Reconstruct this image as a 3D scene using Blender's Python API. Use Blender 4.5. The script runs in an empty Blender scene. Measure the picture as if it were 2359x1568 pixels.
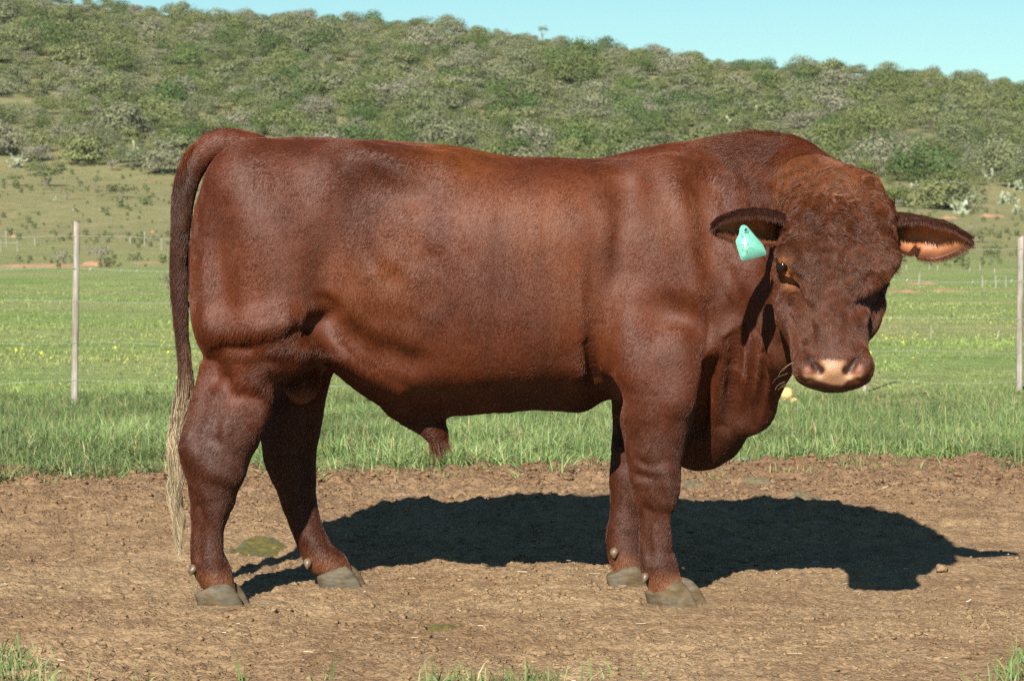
import bpy, math, random
import numpy as np

random.seed(7)
RNG = np.random.default_rng(7)
SC = bpy.context.scene
COL = SC.collection
rad = math.radians

# ------------------------------------------------------------------ camera, sky, sun, exposure
CAM_H = 1.065
F_PX = 6434.0            # focal length in units of a 2358 wide frame
PITCH = math.atan(200.0 / F_PX)
cam_data = bpy.data.cameras.new("camera")
cam = bpy.data.objects.new("camera", cam_data)
COL.objects.link(cam)
cam.location = (0, 0, CAM_H)
cam.rotation_euler = (rad(90) - PITCH, 0, 0)
cam_data.sensor_width = 36.0
cam_data.lens = 36.0 * F_PX / 2358.0
cam_data.clip_start = 0.1
cam_data.clip_end = 6000
cam_data.dof.use_dof = True
cam_data.dof.focus_distance = 8.35
cam_data.dof.aperture_fstop = 14.0
SC.camera = cam

SUN_EL, SUN_RIGHT = rad(33.0), 0.265      # elevation; metres a shadow runs right per metre it runs back
hd = np.array([-SUN_RIGHT, -1.0]); hd /= np.linalg.norm(hd)
SUN_DIR = np.array([hd[0] * math.cos(SUN_EL), hd[1] * math.cos(SUN_EL), math.sin(SUN_EL)])
world = bpy.data.worlds.new("World")
SC.world = world
world.use_nodes = True
nt = world.node_tree
for n in list(nt.nodes): nt.nodes.remove(n)
w_out = nt.nodes.new("ShaderNodeOutputWorld")
w_bg = nt.nodes.new("ShaderNodeBackground")
w_sky = nt.nodes.new("ShaderNodeTexSky")
w_sky.sky_type = 'NISHITA'
w_sky.sun_disc = False
w_sky.sun_elevation = SUN_EL
w_sky.sun_rotation = math.atan2(SUN_DIR[0], SUN_DIR[1])
w_sky.air_density = 1.0
w_sky.dust_density = 0.0
w_sky.ozone_density = 2.5
w_bg.inputs['Strength'].default_value = 0.05
w_tint = nt.nodes.new("ShaderNodeMix"); w_tint.data_type = 'RGBA'; w_tint.blend_type = 'MULTIPLY'
w_tint.inputs[0].default_value = 1.0; w_tint.inputs[7].default_value = (0.72, 0.98, 0.94, 1)      # the camera's cool white balance
nt.links.new(w_sky.outputs[0], w_tint.inputs[6])
nt.links.new(w_tint.outputs[2], w_bg.inputs['Color'])
nt.links.new(w_bg.outputs[0], w_out.inputs['Surface'])
sun_data = bpy.data.lights.new("sun", 'SUN')
sun_data.energy = 5.0
sun_data.angle = rad(0.5)
sun_data.color = (1.0, 0.93, 0.82)
sun = bpy.data.objects.new("sun", sun_data)
COL.objects.link(sun)
from mathutils import Vector
sun.rotation_euler = Vector(SUN_DIR.tolist()).to_track_quat('Z', 'Y').to_euler()
sun.location = (0, 0, 30)
SC.view_settings.view_transform = 'Standard'
SC.view_settings.look = 'None'
SC.view_settings.gamma = 1.0
SC.view_settings.use_curve_mapping = False
SC.view_settings.exposure = 1.08
SC.cycles.use_denoising = False
SC.cycles.use_adaptive_sampling = False
SC.cycles.max_bounces = 6
SC.cycles.transparent_max_bounces = 8

# ------------------------------------------------------------------ helpers
def W(dx, dy, depth):
    """point of the place seen at (dx, dy) of a 2358 x 1568 frame, `depth` metres from the camera"""
    u, v = (dx - 1179.0) / F_PX, -(dy - 784.0) / F_PX
    c, s = math.cos(PITCH), math.sin(PITCH)
    d = np.array([u, c + v * s, -s + v * c])
    d = d * (depth / d[1])
    return np.array([d[0], d[1], CAM_H + d[2]])

def B(dx, dy, Y=0.0):            # the same for the bull: Y metres behind its centre plane
    return W(dx, dy, 8.75 + Y)

def tag(o, label=None, cat=None, group=None, kind=None):
    if label: o['label'] = label
    if cat: o['category'] = cat
    if group: o['group'] = group
    if kind: o['kind'] = kind
    return o

def empty(name, loc, parent=None):
    o = bpy.data.objects.new(name, None)
    COL.objects.link(o)
    o.location = loc
    o.empty_display_size = 0.2
    if parent: o.parent = parent
    return o

def link(name, data, parent=None, loc=None):
    o = bpy.data.objects.new(name, data)
    COL.objects.link(o)
    if loc is not None: o.location = loc
    if parent is not None: o.parent = parent
    return o

def np_mesh(name, verts, faces, mat=None, smooth=True, cols=None, colname="col", uvs=None):
    """verts (n,3); faces (m,k) of one size, or a list of such arrays"""
    verts = np.asarray(verts, dtype=np.float32)
    if isinstance(faces, np.ndarray): faces = [faces]
    faces = [np.asarray(f, dtype=np.int32) for f in faces if len(f)]
    me = bpy.data.meshes.new(name)
    me.vertices.add(len(verts))
    me.vertices.foreach_set('co', verts.ravel())
    loops = np.concatenate([f.ravel() for f in faces])
    sizes = np.concatenate([np.full(len(f), f.shape[1], dtype=np.int32) for f in faces])
    starts = np.concatenate([[0], np.cumsum(sizes)[:-1]]).astype(np.int32)
    me.loops.add(len(loops))
    me.loops.foreach_set('vertex_index', loops)
    me.polygons.add(len(sizes))
    me.polygons.foreach_set('loop_start', starts)
    me.update(calc_edges=True)
    if smooth: me.polygons.foreach_set('use_smooth', np.ones(len(sizes), dtype=bool))
    if cols is not None:
        a = me.attributes.new(colname, 'FLOAT_COLOR', 'POINT')
        c = np.ones((len(verts), 4), dtype=np.float32); c[:, :3] = cols
        a.data.foreach_set('color', c.ravel())
    if mat: me.materials.append(mat)
    me.validate()
    return me

_lat = np.random.default_rng(11).random((64, 64, 64)).astype(np.float32) * 2 - 1
def noise3(p, freq, seed=0):
    """smooth value noise in -1..1 at points p (n,3)"""
    q = np.asarray(p, dtype=np.float64) * freq + np.array([17.3, 5.1, 9.7]) * (seed + 1)
    i = np.floor(q).astype(np.int64); f = (q - i); f = f * f * (3 - 2 * f)
    i &= 63; j = (i + 1) & 63
    fx, fy, fz = f[:, 0], f[:, 1], f[:, 2]
    def L(a, b, c): return _lat[a, b, c]
    x0, y0, z0, x1, y1, z1 = i[:, 0], i[:, 1], i[:, 2], j[:, 0], j[:, 1], j[:, 2]
    c00 = L(x0, y0, z0) * (1 - fx) + L(x1, y0, z0) * fx
    c10 = L(x0, y1, z0) * (1 - fx) + L(x1, y1, z0) * fx
    c01 = L(x0, y0, z1) * (1 - fx) + L(x1, y0, z1) * fx
    c11 = L(x0, y1, z1) * (1 - fx) + L(x1, y1, z1) * fx
    return (c00 * (1 - fy) + c10 * fy) * (1 - fz) + (c01 * (1 - fy) + c11 * fy) * fz

def fbm(p, freq, octaves=4, seed=0, gain=0.5):
    s = 0; a = 1.0
    for o in range(octaves):
        s = s + a * noise3(p, freq * 2 ** o, seed + o * 3); a *= gain
    return s

def sstep(a, b, x):
    t = np.clip((x - a) / (b - a), 0, 1)
    return t * t * (3 - 2 * t)

# ---- materials
def new_mat(name):
    m = bpy.data.materials.new(name); m.use_nodes = True
    t = m.node_tree
    return m, t, t.nodes["Principled BSDF"]

def N(t, kind, **kw):
    n = t.nodes.new(kind)
    for k, v in kw.items(): setattr(n, k, v)
    return n

def ramp(t, stops, interp='LINEAR'):
    n = t.nodes.new("ShaderNodeValToRGB")
    e = n.color_ramp.elements
    while len(e) < len(stops): e.new(0.5)
    for x, (p, c) in zip(e, stops):
        x.position = p; x.color = (c[0], c[1], c[2], 1)
    n.color_ramp.interpolation = interp
    return n

def noise_node(t, scale, detail=4, rough=0.55, coord=None):
    n = t.nodes.new("ShaderNodeTexNoise")
    n.inputs['Scale'].default_value = scale
    n.inputs['Detail'].default_value = detail
    n.inputs['Roughness'].default_value = rough
    if coord is not None: t.links.new(coord, n.inputs['Vector'])
    return n

def mixc(t, a, b, fac, mode='MIX'):
    n = t.nodes.new("ShaderNodeMix"); n.data_type = 'RGBA'; n.blend_type = mode
    for sock, v in ((n.inputs[6], a), (n.inputs[7], b), (n.inputs[0], fac)):
        if isinstance(v, (int, float)): sock.default_value = v
        elif isinstance(v, tuple): sock.default_value = (v[0], v[1], v[2], 1)
        else: t.links.new(v, sock)
    return n.outputs[2]

def bump(t, height, strength, dist, bsdf, prev=None):
    b = t.nodes.new("ShaderNodeBump")
    b.inputs['Strength'].default_value = strength
    b.inputs['Distance'].default_value = dist
    t.links.new(height, b.inputs['Height'])
    if prev is not None: t.links.new(prev, b.inputs['Normal'])
    t.links.new(b.outputs[0], bsdf.inputs['Normal'])
    return b.outputs[0]

# ================================================================== THE GROUND
TD = np.array([0, 20, 40, 70, 110, 160, 200, 250, 350, 480, 520.])
TY = {0: [927, 927, 757, 680, 640, 603, 520, 385, 190, 6, -6], 1179: [927, 927, 757, 680, 640, 585, 520, 425, 265, 108, 100], 2358: [927, 927, 757, 682, 645, 600, 560, 478, 350, 224, 217]}
TZ = {k: np.array([0 if d < 1 else W(1179, y, d)[2] for d, y in zip(TD, v)]) for k, v in TY.items()}
def terrain_z(x, y):
    """height of the land at (x, y): yard and meadow nearly level, then the slope and the hill"""
    x = np.asarray(x, float); y = np.asarray(y, float)
    yy = np.clip(y, 0, 520)
    u = np.clip(1179 + F_PX * x / np.maximum(y, 8), -1500, 3900)
    zl, zm, zr = [np.interp(yy, TD, TZ[k]) for k in (0, 1179, 2358)]
    a = u / 1179.0
    z = np.where(a < 1, zl + (zm - zl) * a, zm + (zr - zm) * (a - 1))
    z = np.where(y > 520, z - (y - 520) * .06, z)
    far = sstep(150, 260, y)
    p = np.stack([x.ravel(), y.ravel(), np.zeros(x.size)], 1)
    z = z + far * (1.3 * fbm(p, .022, 3, 3)).reshape(x.shape)
    z = z + sstep(18, 40, y) * (.05 * fbm(p, .12, 2, 5)).reshape(x.shape)
    z = z + .118 * sstep(9.2, 11.0, y) * sstep(17.5, 13.0, y)
    return np.maximum(z, -30)
def edge_y(x):
    """where the bare yard ends and the grass begins"""
    x = np.asarray(x, float)
    p = np.stack([x.ravel(), np.zeros(x.size), np.zeros(x.size)], 1)
    return (12.2 + .17 * x + .10 * np.abs(x) + .28 * noise3(p, .9, 4).reshape(x.shape) + .14 * noise3(p, 3.1, 5).reshape(x.shape))

# ---- bare yard: fine relief, trampled flat where the bull stands, lumpy at the back and in the near left corner
m_soil, t, b = new_mat("soil")
tc = N(t, "ShaderNodeTexCoord")
nA = noise_node(t, 1.1, 5, .6, tc.outputs['Object']); nB = noise_node(t, 9, 5, .62, tc.outputs['Object']); nC = noise_node(t, 90, 4, .65, tc.outputs['Object']); nD = noise_node(t, 420, 2, .5, tc.outputs['Object'])
rA = ramp(t, [(.32, (.192, .122, .067)), (.68, (.268, .186, .105))]); t.links.new(nA.outputs[0], rA.inputs[0])
rB = ramp(t, [(.30, (.72, .68, .66)), (.55, (1, 1, 1)), (.78, (1.16, 1.18, 1.2))]); t.links.new(nB.outputs[0], rB.inputs[0])
rC = ramp(t, [(.30, (.70, .67, .66)), (.48, (1, 1, 1)), (.74, (1.14, 1.16, 1.18))]); t.links.new(nC.outputs[0], rC.inputs[0])
rD = ramp(t, [(.68, (1, 1, 1)), (.76, (1.5, 1.5, 1.45))]); t.links.new(nD.outputs[0], rD.inputs[0])
sepg = N(t, "ShaderNodeSeparateXYZ"); t.links.new(tc.outputs['Object'], sepg.inputs[0])
mrg = N(t, "ShaderNodeMapRange"); mrg.inputs['From Min'].default_value = 9.5; mrg.inputs['From Max'].default_value = 12.5; t.links.new(sepg.outputs['Y'], mrg.inputs['Value'])
c_ = mixc(t, rA.outputs[0], (.180, .111, .064), mrg.outputs[0])
c_ = mixc(t, c_, rB.outputs[0], 1.0, 'MULTIPLY'); c_ = mixc(t, c_, rC.outputs[0], 1.0, 'MULTIPLY'); c_ = mixc(t, c_, rD.outputs[0], 1.0, 'MULTIPLY')
t.links.new(c_, b.inputs['Base Color'])
b.inputs['Roughness'].default_value = .95; b.inputs['Specular IOR Level'].default_value = .15
def voro(scale):
    v = N(t, "ShaderNodeTexVoronoi"); v.inputs['Scale'].default_value = scale; t.links.new(tc.outputs['Object'], v.inputs['Vector']); return v
v1, v2 = voro(62), voro(150)
for v_ in (v1, v2):                                    # crumbs differ a little in tone
    bw = N(t, "ShaderNodeRGBToBW"); t.links.new(v_.outputs['Color'], bw.inputs[0])
    rv_ = ramp(t, [(.15, (.88, .87, .86)), (.5, (1, 1, 1)), (.85, (1.10, 1.11, 1.12))]); t.links.new(bw.outputs[0], rv_.inputs[0])
    c_ = mixc(t, c_, rv_.outputs[0], 1.0, 'MULTIPLY')
t.links.new(c_, b.inputs['Base Color'])
def inv(n): m = N(t, "ShaderNodeMath", operation='SUBTRACT'); m.inputs[0].default_value = 1.0; t.links.new(n.outputs['Distance'], m.inputs[1]); return m.outputs[0]
b1 = bump(t, inv(v1), .50, .010, b); b2 = bump(t, inv(v2), .50, .005, b, b1); bump(t, nC.outputs[0], .30, .006, b, b2)

def soil_relief(x, y):
    p = np.stack([x, y, np.zeros_like(x)], 1)
    lump = .85 + 1.2 * sstep(9.6, 12.2, y) + .9 * sstep(8.2, 7.0, y) * sstep(-.2, -1.2, x) + .3 * noise3(p, .8, 31)
    lump = np.clip(lump, .3, 2.4)
    flat = np.ones_like(x)
    for fx, fy in ((-.87, 8.5), (-.54, 8.96), (.50, 8.46), (.38, 8.95)):
        flat = np.minimum(flat, sstep(.07, .22, np.hypot(x - fx, y - fy)))
    h = .022 * fbm(p, 1.6, 2, 11) + lump * (.010 * fbm(p, 7, 2, 12))
    r1 = 1 - np.abs(noise3(p, 16, 13)); r2 = 1 - np.abs(noise3(p, 34, 14))
    h = h + lump * .003 * (np.abs(noise3(p, 52, 16)) + np.abs(noise3(p, 83, 19)) - .6)
    h = h + lump * (.008 * (.5 - r1 ** 2) + .004 * (r2 ** 2 - .5) + .0050 * noise3(p, 58, 15) + .010 * np.clip(noise3(p, 26, 20) - .25, 0, 1))
    h = h + .016 * lump * np.clip(noise3(p, 11, 17) - .35, 0, 1) - .022 * lump * np.clip(noise3(p, 8, 18) - .5, 0, 1)
    return h * (.25 + .75 * flat)
xs = np.sign(np.linspace(-1, 1, 580)) * (np.abs(np.linspace(-1, 1, 580)) * 2.3 + 1.2 * np.abs(np.linspace(-1, 1, 580)) ** 4); ys = np.concatenate([np.linspace(6.2, 9.6, 340, endpoint=False), np.linspace(9.6, 14.2, 280)])
X, Y = np.meshgrid(xs, ys); X = X.ravel(); Y = Y.ravel()
Z = terrain_z(X, Y) + soil_relief(X, Y)
edge = np.minimum(np.minimum(sstep(-3.5, -3.3, X), sstep(3.5, 3.3, X)), sstep(6.2, 6.35, Y))
Z = Z - .10 * (1 - edge) - .30 * sstep(0.15, 1.0, Y - edge_y(X))
nx, ny = len(xs), len(ys)
idx = np.arange(nx * ny).reshape(ny, nx)
def gridq(idx): return np.stack([idx[:-1, :-1], idx[:-1, 1:], idx[1:, 1:], idx[1:, :-1]], -1).reshape(-1, 4)
yard = tag(link("bare_ground", np_mesh("bare_ground", np.stack([X, Y, Z], 1), gridq(idx), m_soil)), kind="structure")
def yard_z(x, y):
    x = np.atleast_1d(np.asarray(x, float)); y = np.atleast_1d(np.asarray(y, float))
    return terrain_z(x, y) + soil_relief(x, y)

# ---- meadow and hill sheets
m_field, t, b = new_mat("pasture_turf")
tc = N(t, "ShaderNodeTexCoord"); sp_ = N(t, "ShaderNodeSeparateXYZ"); t.links.new(tc.outputs['Object'], sp_.inputs[0])
nA = noise_node(t, .07, 5, .6, tc.outputs['Object']); nB = noise_node(t, .45, 5, .65, tc.outputs['Object']); nC = noise_node(t, 5, 4, .65, tc.outputs['Object'])
rA = ramp(t, [(.30, (.172, .258, .074)), (.46, (.232, .290, .102)), (.62, (.290, .288, .135))]); t.links.new(nA.outputs[0], rA.inputs[0])
rB = ramp(t, [(.3, (.70, .78, .66)), (.55, (1, 1, 1)), (.75, (1.3, 1.12, 1.1))]); t.links.new(nB.outputs[0], rB.inputs[0])
rC = ramp(t, [(.3, (.66, .70, .60)), (.55, (1, 1, 1)), (.75, (1.25, 1.2, 1.1))]); t.links.new(nC.outputs[0], rC.inputs[0])
green = mixc(t, mixc(t, rA.outputs[0], rB.outputs[0], 1, 'MULTIPLY'), rC.outputs[0], 1, 'MULTIPLY')
nD = noise_node(t, .05, 5, .65, tc.outputs['Object']); nE = noise_node(t, .55, 8, .78, tc.outputs['Object'])
rD = ramp(t, [(.36, (.140, .150, .062)), (.47, (.205, .200, .090)), (.56, (.235, .215, .105)), (.66, (.285, .215, .125))]); t.links.new(nE.outputs[0], rD.inputs[0])
mp = N(t, "ShaderNodeMapping"); mp.inputs['Scale'].default_value = (1, .35, 1); t.links.new(tc.outputs['Object'], mp.inputs[0])
nR = noise_node(t, .11, 5, .6, mp.outputs[0])
rR = ramp(t, [(.60, (0, 0, 0)), (.72, (.55, .55, .55))]); t.links.new(nR.outputs[0], rR.inputs[0])
dry = mixc(t, rD.outputs[0], (.30, .155, .075), rR.outputs[0])
m1 = N(t, "ShaderNodeMapRange"); m1.inputs['From Min'].default_value = 120; m1.inputs['From Max'].default_value = 195
add = N(t, "ShaderNodeMath", operation='MULTIPLY_ADD'); add.inputs[1].default_value = 90; t.links.new(nD.outputs[0], add.inputs[0]); t.links.new(sp_.outputs['Y'], add.inputs[2])
sub_ = N(t, "ShaderNodeMath", operation='SUBTRACT'); t.links.new(add.outputs[0], sub_.inputs[0]); sub_.inputs[1].default_value = 45; t.links.new(sub_.outputs[0], m1.inputs['Value'])
field = mixc(t, green, dry, m1.outputs[0])
mS = N(t, "ShaderNodeMapRange"); mS.inputs['From Min'].default_value = 13.1; mS.inputs['From Max'].default_value = 12.1; t.links.new(sp_.outputs['Y'], mS.inputs['Value'])
field = mixc(t, field, (.21, .13, .082), mS.outputs[0])
t.links.new(field, b.inputs['Base Color']); b.inputs['Roughness'].default_value = .95; b.inputs['Specular IOR Level'].default_value = .1
bb = bump(t, nC.outputs[0], .6, .12, b); bump(t, nE.outputs[0], .5, 1.2, b, bb)

rows = np.concatenate([[-400, -120, -40, -12, -2], np.arange(3, 6, 1.0), np.arange(6, 22, .35), 22 * (520 / 22) ** (np.arange(1, 190) / 190), [520, 560, 650, 900, 1600, 3500]])
tt = np.linspace(-1, 1, 201); ss = np.sign(tt) * (np.abs(tt) * .35 + .65 * np.abs(tt) ** 3)
def sheet(name, rows):
    R, S_ = np.meshgrid(rows, ss, indexing='ij')
    Xs = S_ * np.maximum(40, np.abs(R) * 1.1)
    Zs = terrain_z(Xs, R)
    inside = (np.abs(Xs) < 3.42) & (R > 6.3)
    Zs = Zs - np.where(inside, .14 * sstep(.55, -.05, R - edge_y(Xs)), 0)
    i_ = np.arange(R.size).reshape(R.shape)
    return link(name, np_mesh(name, np.stack([Xs.ravel(), R.ravel(), Zs.ravel()], 1), gridq(i_), m_field))
k_ = int(np.searchsorted(rows, 175))
tag(sheet("pasture", rows[:k_ + 1]), kind="structure")
tag(sheet("hillside", rows[k_:]), kind="structure")

# ================================================================== BUSHES, CACTI, SMALL TREES
def leaf_mat(name, stops, rough=.6):
    m, t, b = new_mat(name)
    oi = N(t, "ShaderNodeObjectInfo")
    r = ramp(t, stops); t.links.new(oi.outputs['Random'], r.inputs[0])
    ge = N(t, "ShaderNodeNewGeometry")
    mr = ramp(t, [(0, (.72, .75, .70)), (.6, (1, 1, 1)), (1, (1.25, 1.22, 1.18))]); t.links.new(ge.outputs['Random Per Island'], mr.inputs[0])
    t.links.new(mixc(t, r.outputs[0], mr.outputs[0], 1, 'MULTIPLY'), b.inputs['Base Color'])
    b.inputs['Roughness'].default_value = .85; b.inputs['Specular IOR Level'].default_value = .06
    return m
m_leaf = leaf_mat("bush_leaves", [(0, (.060, .088, .030)), (.2, (.105, .128, .046)), (.45, (.150, .166, .072)), (.7, (.118, .136, .074)), (.85, (.160, .166, .100)), (1, (.178, .178, .124))])
m_dark_leaf = leaf_mat("dark_leaves", [(0, (.055, .092, .032)), (1, (.088, .128, .042))])
m_grey_leaf = leaf_mat("grey_twigs", [(0, (.165, .160, .115)), (1, (.205, .195, .148))])
m_thorn_leaf = leaf_mat("thorn_tree_leaves", [(0, (.098, .122, .048)), (1, (.130, .145, .070))])
m_bark, t, b = new_mat("bark")
tc = N(t, "ShaderNodeTexCoord"); n1 = noise_node(t, 14, 4, .6, tc.outputs['Object']); r1 = ramp(t, [(.3, (.10, .075, .055)), (.7, (.25, .21, .165))]); t.links.new(n1.outputs[0], r1.inputs[0]); t.links.new(r1.outputs[0], b.inputs['Base Color'])
b.inputs['Roughness'].default_value = .9

def tube(path, radii, ns=6):
    path = np.asarray(path, float); T = np.gradient(path, axis=0); T /= np.linalg.norm(T, axis=1)[:, None] + 1e-9
    ref = np.where(np.abs(T[:, 2:3]) > .9, np.array([[1., 0, 0]]), np.array([[0, 0, 1.]]))
    s_ = np.cross(T, ref); s_ /= np.linalg.norm(s_, axis=1)[:, None] + 1e-9; u_ = np.cross(s_, T)
    a_ = 2 * math.pi * np.arange(ns) / ns
    V = path[:, None, :] + np.asarray(radii, float)[:, None, None] * (np.cos(a_)[None, :, None] * s_[:, None, :] + np.sin(a_)[None, :, None] * u_[:, None, :])
    n = len(path); i_ = np.arange(n * ns).reshape(n, ns); j_ = np.roll(i_, -1, 1)
    F = np.stack([i_[:-1], j_[:-1], j_[1:], i_[1:]], -1).reshape(-1, 4)
    return V.reshape(-1, 3), F

def crown_quads(rg, lobes, n, size):
    """n small leaf-clump faces on and in a set of lobes: (centre, radii)"""
    w = np.array([r[0] * r[1] for _, r in lobes]); w /= w.sum()
    k = rg.choice(len(lobes), n, p=w)
    c = np.array([l[0] for l in lobes])[k]; r = np.array([l[1] for l in lobes])[k]
    d = rg.normal(0, 1, (n, 3)); d[:, 2] = np.abs(d[:, 2]) * .95 - .15; d /= np.linalg.norm(d, axis=1)[:, None]
    q = c + d * r * (rg.random(n) ** .28)[:, None] * rg.uniform(.88, 1.14, n)[:, None]
    nn = d / r; nn /= np.linalg.norm(nn, axis=1)[:, None]
    nn = nn + rg.normal(0, .27, (n, 3)); nn /= np.linalg.norm(nn, axis=1)[:, None]
    a = np.cross(nn, rg.normal(0, 1, (n, 3))); a /= np.linalg.norm(a, axis=1)[:, None]; b_ = np.cross(nn, a)
    s_ = (size * rg.uniform(.55, 1.35, n))[:, None]
    e_ = rg.uniform(.45, 1, n)[:, None]
    V = np.stack([q - a * s_, q + b_ * s_ * e_, q + a * s_, q - b_ * s_ * e_], 1).reshape(-1, 3)
    return V, np.arange(4 * n).reshape(n, 4)

def bush_lobes(rg, wid, hgt, k):
    L = []
    for _ in range(k):
        a = rg.uniform(0, 2 * math.pi); rr = math.sqrt(rg.random()) * wid * .36
        s_ = rg.uniform(.20, .36)
        h = hgt * (1 - .55 * (rr / (wid * .5)) ** 1.5)
        rz = rg.uniform(.22, .36) * hgt
        L.append(((rr * math.cos(a), rr * math.sin(a), max(h - rz, rz * .6)), (wid * s_, wid * s_, rz)))
        L.append(((rr * math.cos(a) * 1.1, rr * math.sin(a) * 1.1, hgt * .28), (wid * s_ * .95, wid * s_ * .95, hgt * .28)))
    return L

def bush_mesh(seed, n=1900, wid=3.0, hgt=2.2, size=.068, leaf=None, lobes=8):
    rg = np.random.default_rng(seed)
    V, F = crown_quads(rg, bush_lobes(rg, wid, hgt, lobes), n, size)
    me = np_mesh("bush", V, F, leaf or m_leaf, smooth=False)
    return me
def stems(rg, wid, hgt, k, r):
    Vs, Fs, o = [], [], 0
    for _ in range(k):
        a = rg.uniform(0, 2 * math.pi)
        tip = np.array([math.cos(a) * wid * rg.uniform(.1, .33), math.sin(a) * wid * rg.uniform(.1, .33), hgt * rg.uniform(.55, .85)])
        mid = tip * np.array([.35, .35, .5]) + rg.normal(0, .05 * wid, 3) * np.array([1, 1, .3])
        V, F = tube([(0, 0, -.25), mid * .5, mid, (mid + tip) / 2 + rg.normal(0, .03 * wid, 3), tip], np.array([1, .8, .6, .4, .15]) * r)
        Vs.append(V); Fs.append(F + o); o += len(V)
    return np.concatenate(Vs), np.concatenate(Fs)

# placement over the hill: jittered cells; thinner towards the open slope at its foot
rg = np.random.default_rng(21)
def foot(x, y):
    """distance (m from the camera) where the closed thicket begins, for this direction"""
    u = 1179 + F_PX * x / y
    return np.interp(u, [-1500, -400, 0, 400, 900, 1900, 2100, 2358, 2800, 3900], [255, 262, 262, 259, 238, 236, 254, 258, 258, 250])
PTS = []
y_ = 205.0
while y_ < 522:
    step = 2.5 + .0028 * (y_ - 200)
    half = y_ * .42
    n = int(2 * half / (step * 1.05))
    for i in range(n):
        x = -half + 2 * half * (i + rg.uniform(-.1, 1.1)) / n; yy = y_ + rg.uniform(-.6, .6) * step
        PTS.append((x, yy))
    y_ += step * 1.15
PTS = np.array(PTS)
f_ = foot(PTS[:, 0], PTS[:, 1])
p3 = np.stack([PTS[:, 0], PTS[:, 1] * .6, np.zeros(len(PTS))], 1)
gap = fbm(p3, .045, 3, 71)
thin = sstep(-14, 12, PTS[:, 1] - f_ + 16 * fbm(p3, .05, 2, 8))
keep = (rg.random(len(PTS)) < thin ** 1.5) & ((gap < .62) | (rg.random(len(PTS)) < .12))
u_ = 1179 + F_PX * PTS[:, 0] / PTS[:, 1]
open_band = sstep(240, 255, PTS[:, 1]) * sstep(300, 270, PTS[:, 1]) * sstep(1300, 1500, u_) * sstep(1900, 1750, u_)
keep &= rg.random(len(PTS)) > open_band * .45
PTS = PTS[keep]
scl = np.clip(rg.lognormal(-.18, .46, len(PTS)), .35, 2.2) * (1 - .30 * sstep(440, 480, PTS[:, 1])) * (.85 + .0011 * (PTS[:, 1] - 200))
p3 = np.stack([PTS[:, 0], PTS[:, 1], np.zeros(len(PTS))], 1)
VAR = [bush_mesh(100, wid=3.2, hgt=2.0), bush_mesh(101, wid=3.6, hgt=2.3, lobes=11), bush_mesh(102, wid=2.6, hgt=2.3, lobes=7), bush_mesh(103, wid=3.0, hgt=1.6, lobes=8),
       bush_mesh(104, wid=3.0, hgt=2.4, leaf=m_dark_leaf), bush_mesh(105, n=2600, wid=2.8, hgt=1.7, size=.045, leaf=m_grey_leaf), bush_mesh(106, n=2600, wid=3.4, hgt=2.0, size=.055, leaf=m_leaf, lobes=12)]
VN = ["olive green rounded bush", "broad olive bush", "upright olive bush", "low spreading olive bush", "dark green dense bush", "pale grey twiggy bush", "fine-leaved olive bush"]
patch = fbm(p3, .03, 2, 91)
vi = np.where(rg.random(len(PTS)) < .02 + .03 * (patch > .2), 5, np.where(rg.random(len(PTS)) < .09, 4, rg.choice([0, 1, 2, 3, 6], len(PTS))))
rotz = rg.uniform(0, 6.28, len(PTS))
zz = terrain_z(PTS[:, 0], PTS[:, 1]) - .18 * scl
inview = np.abs(PTS[:, 0] / PTS[:, 1]) < .186
size_px = scl * np.array([3.2, 3.6, 2.6, 3.0, 3.0, 2.8, 3.4])[vi] / PTS[:, 1]
# behind the bull nothing of the hill's foot shows
upx = 1179 + F_PX * PTS[:, 0] / PTS[:, 1]; upy = 584 - F_PX * (zz + 1.0 - CAM_H) / PTS[:, 1]
hidden = (upx > 430) & (upx < 1800) & (upy > 345)
order = np.argsort(-np.where(inview & ~hidden, size_px, 0))
single = np.zeros(len(PTS), bool); single[order[:285]] = True
first = {}
GRP = "bushes of the hillside thicket"
def whereabouts(x, y):
    u = 1179 + F_PX * x / y
    row = "at the foot of the hill" if y < 272 else "low on the hillside" if y < 320 else "halfway up the hillside" if y < 385 else "high on the hillside" if y < 445 else "near the skyline"
    for lim, txt in ((170, "at the far left"), (400, "left of the bull's tail"), (700, "above the bull's rump"), (1100, "above the bull's loin"), (1500, "above the bull's back"), (1800, "above the bull's shoulder"), (2080, "above the bull's head")):
        if u < lim: return row + " " + txt
    return row + " beyond the bull's head"
for i in np.where(single)[0]:
    v = int(vi[i])
    o = link("bush", VAR[v], None, (PTS[i, 0], PTS[i, 1], zz[i]))
    o.rotation_euler[2] = rotz[i]; o.scale = (scl[i],) * 3
    tag(o, VN[v] + " " + whereabouts(PTS[i, 0], PTS[i, 1]), "bush", GRP)
    first.setdefault(v, o)
for v in range(len(VAR)):
    if v not in first:
        i = int(np.where(vi == v)[0][0]); o = link("bush", VAR[v], None, (PTS[i, 0], PTS[i, 1], zz[i])); o.scale = (scl[i],) * 3
        tag(o, VN[v] + " " + whereabouts(PTS[i, 0], PTS[i, 1]), "bush", GRP); first[v] = o; single[i] = True
rest = np.where(~single)[0]
me = bpy.data.meshes.new("bush_thicket")
me.vertices.add(len(rest)); me.vertices.foreach_set('co', np.stack([PTS[rest, 0], PTS[rest, 1], zz[rest]], 1).astype(np.float32).ravel())
for nm, ty, dat in (("var", 'INT', vi[rest].astype(np.int32)), ("scl", 'FLOAT', scl[rest].astype(np.float32)), ("rotz", 'FLOAT', rotz[rest].astype(np.float32))):
    me.attributes.new(nm, ty, 'POINT').data.foreach_set('value', dat)
thicket = tag(link("bush_thicket", me), kind="stuff")
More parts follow.
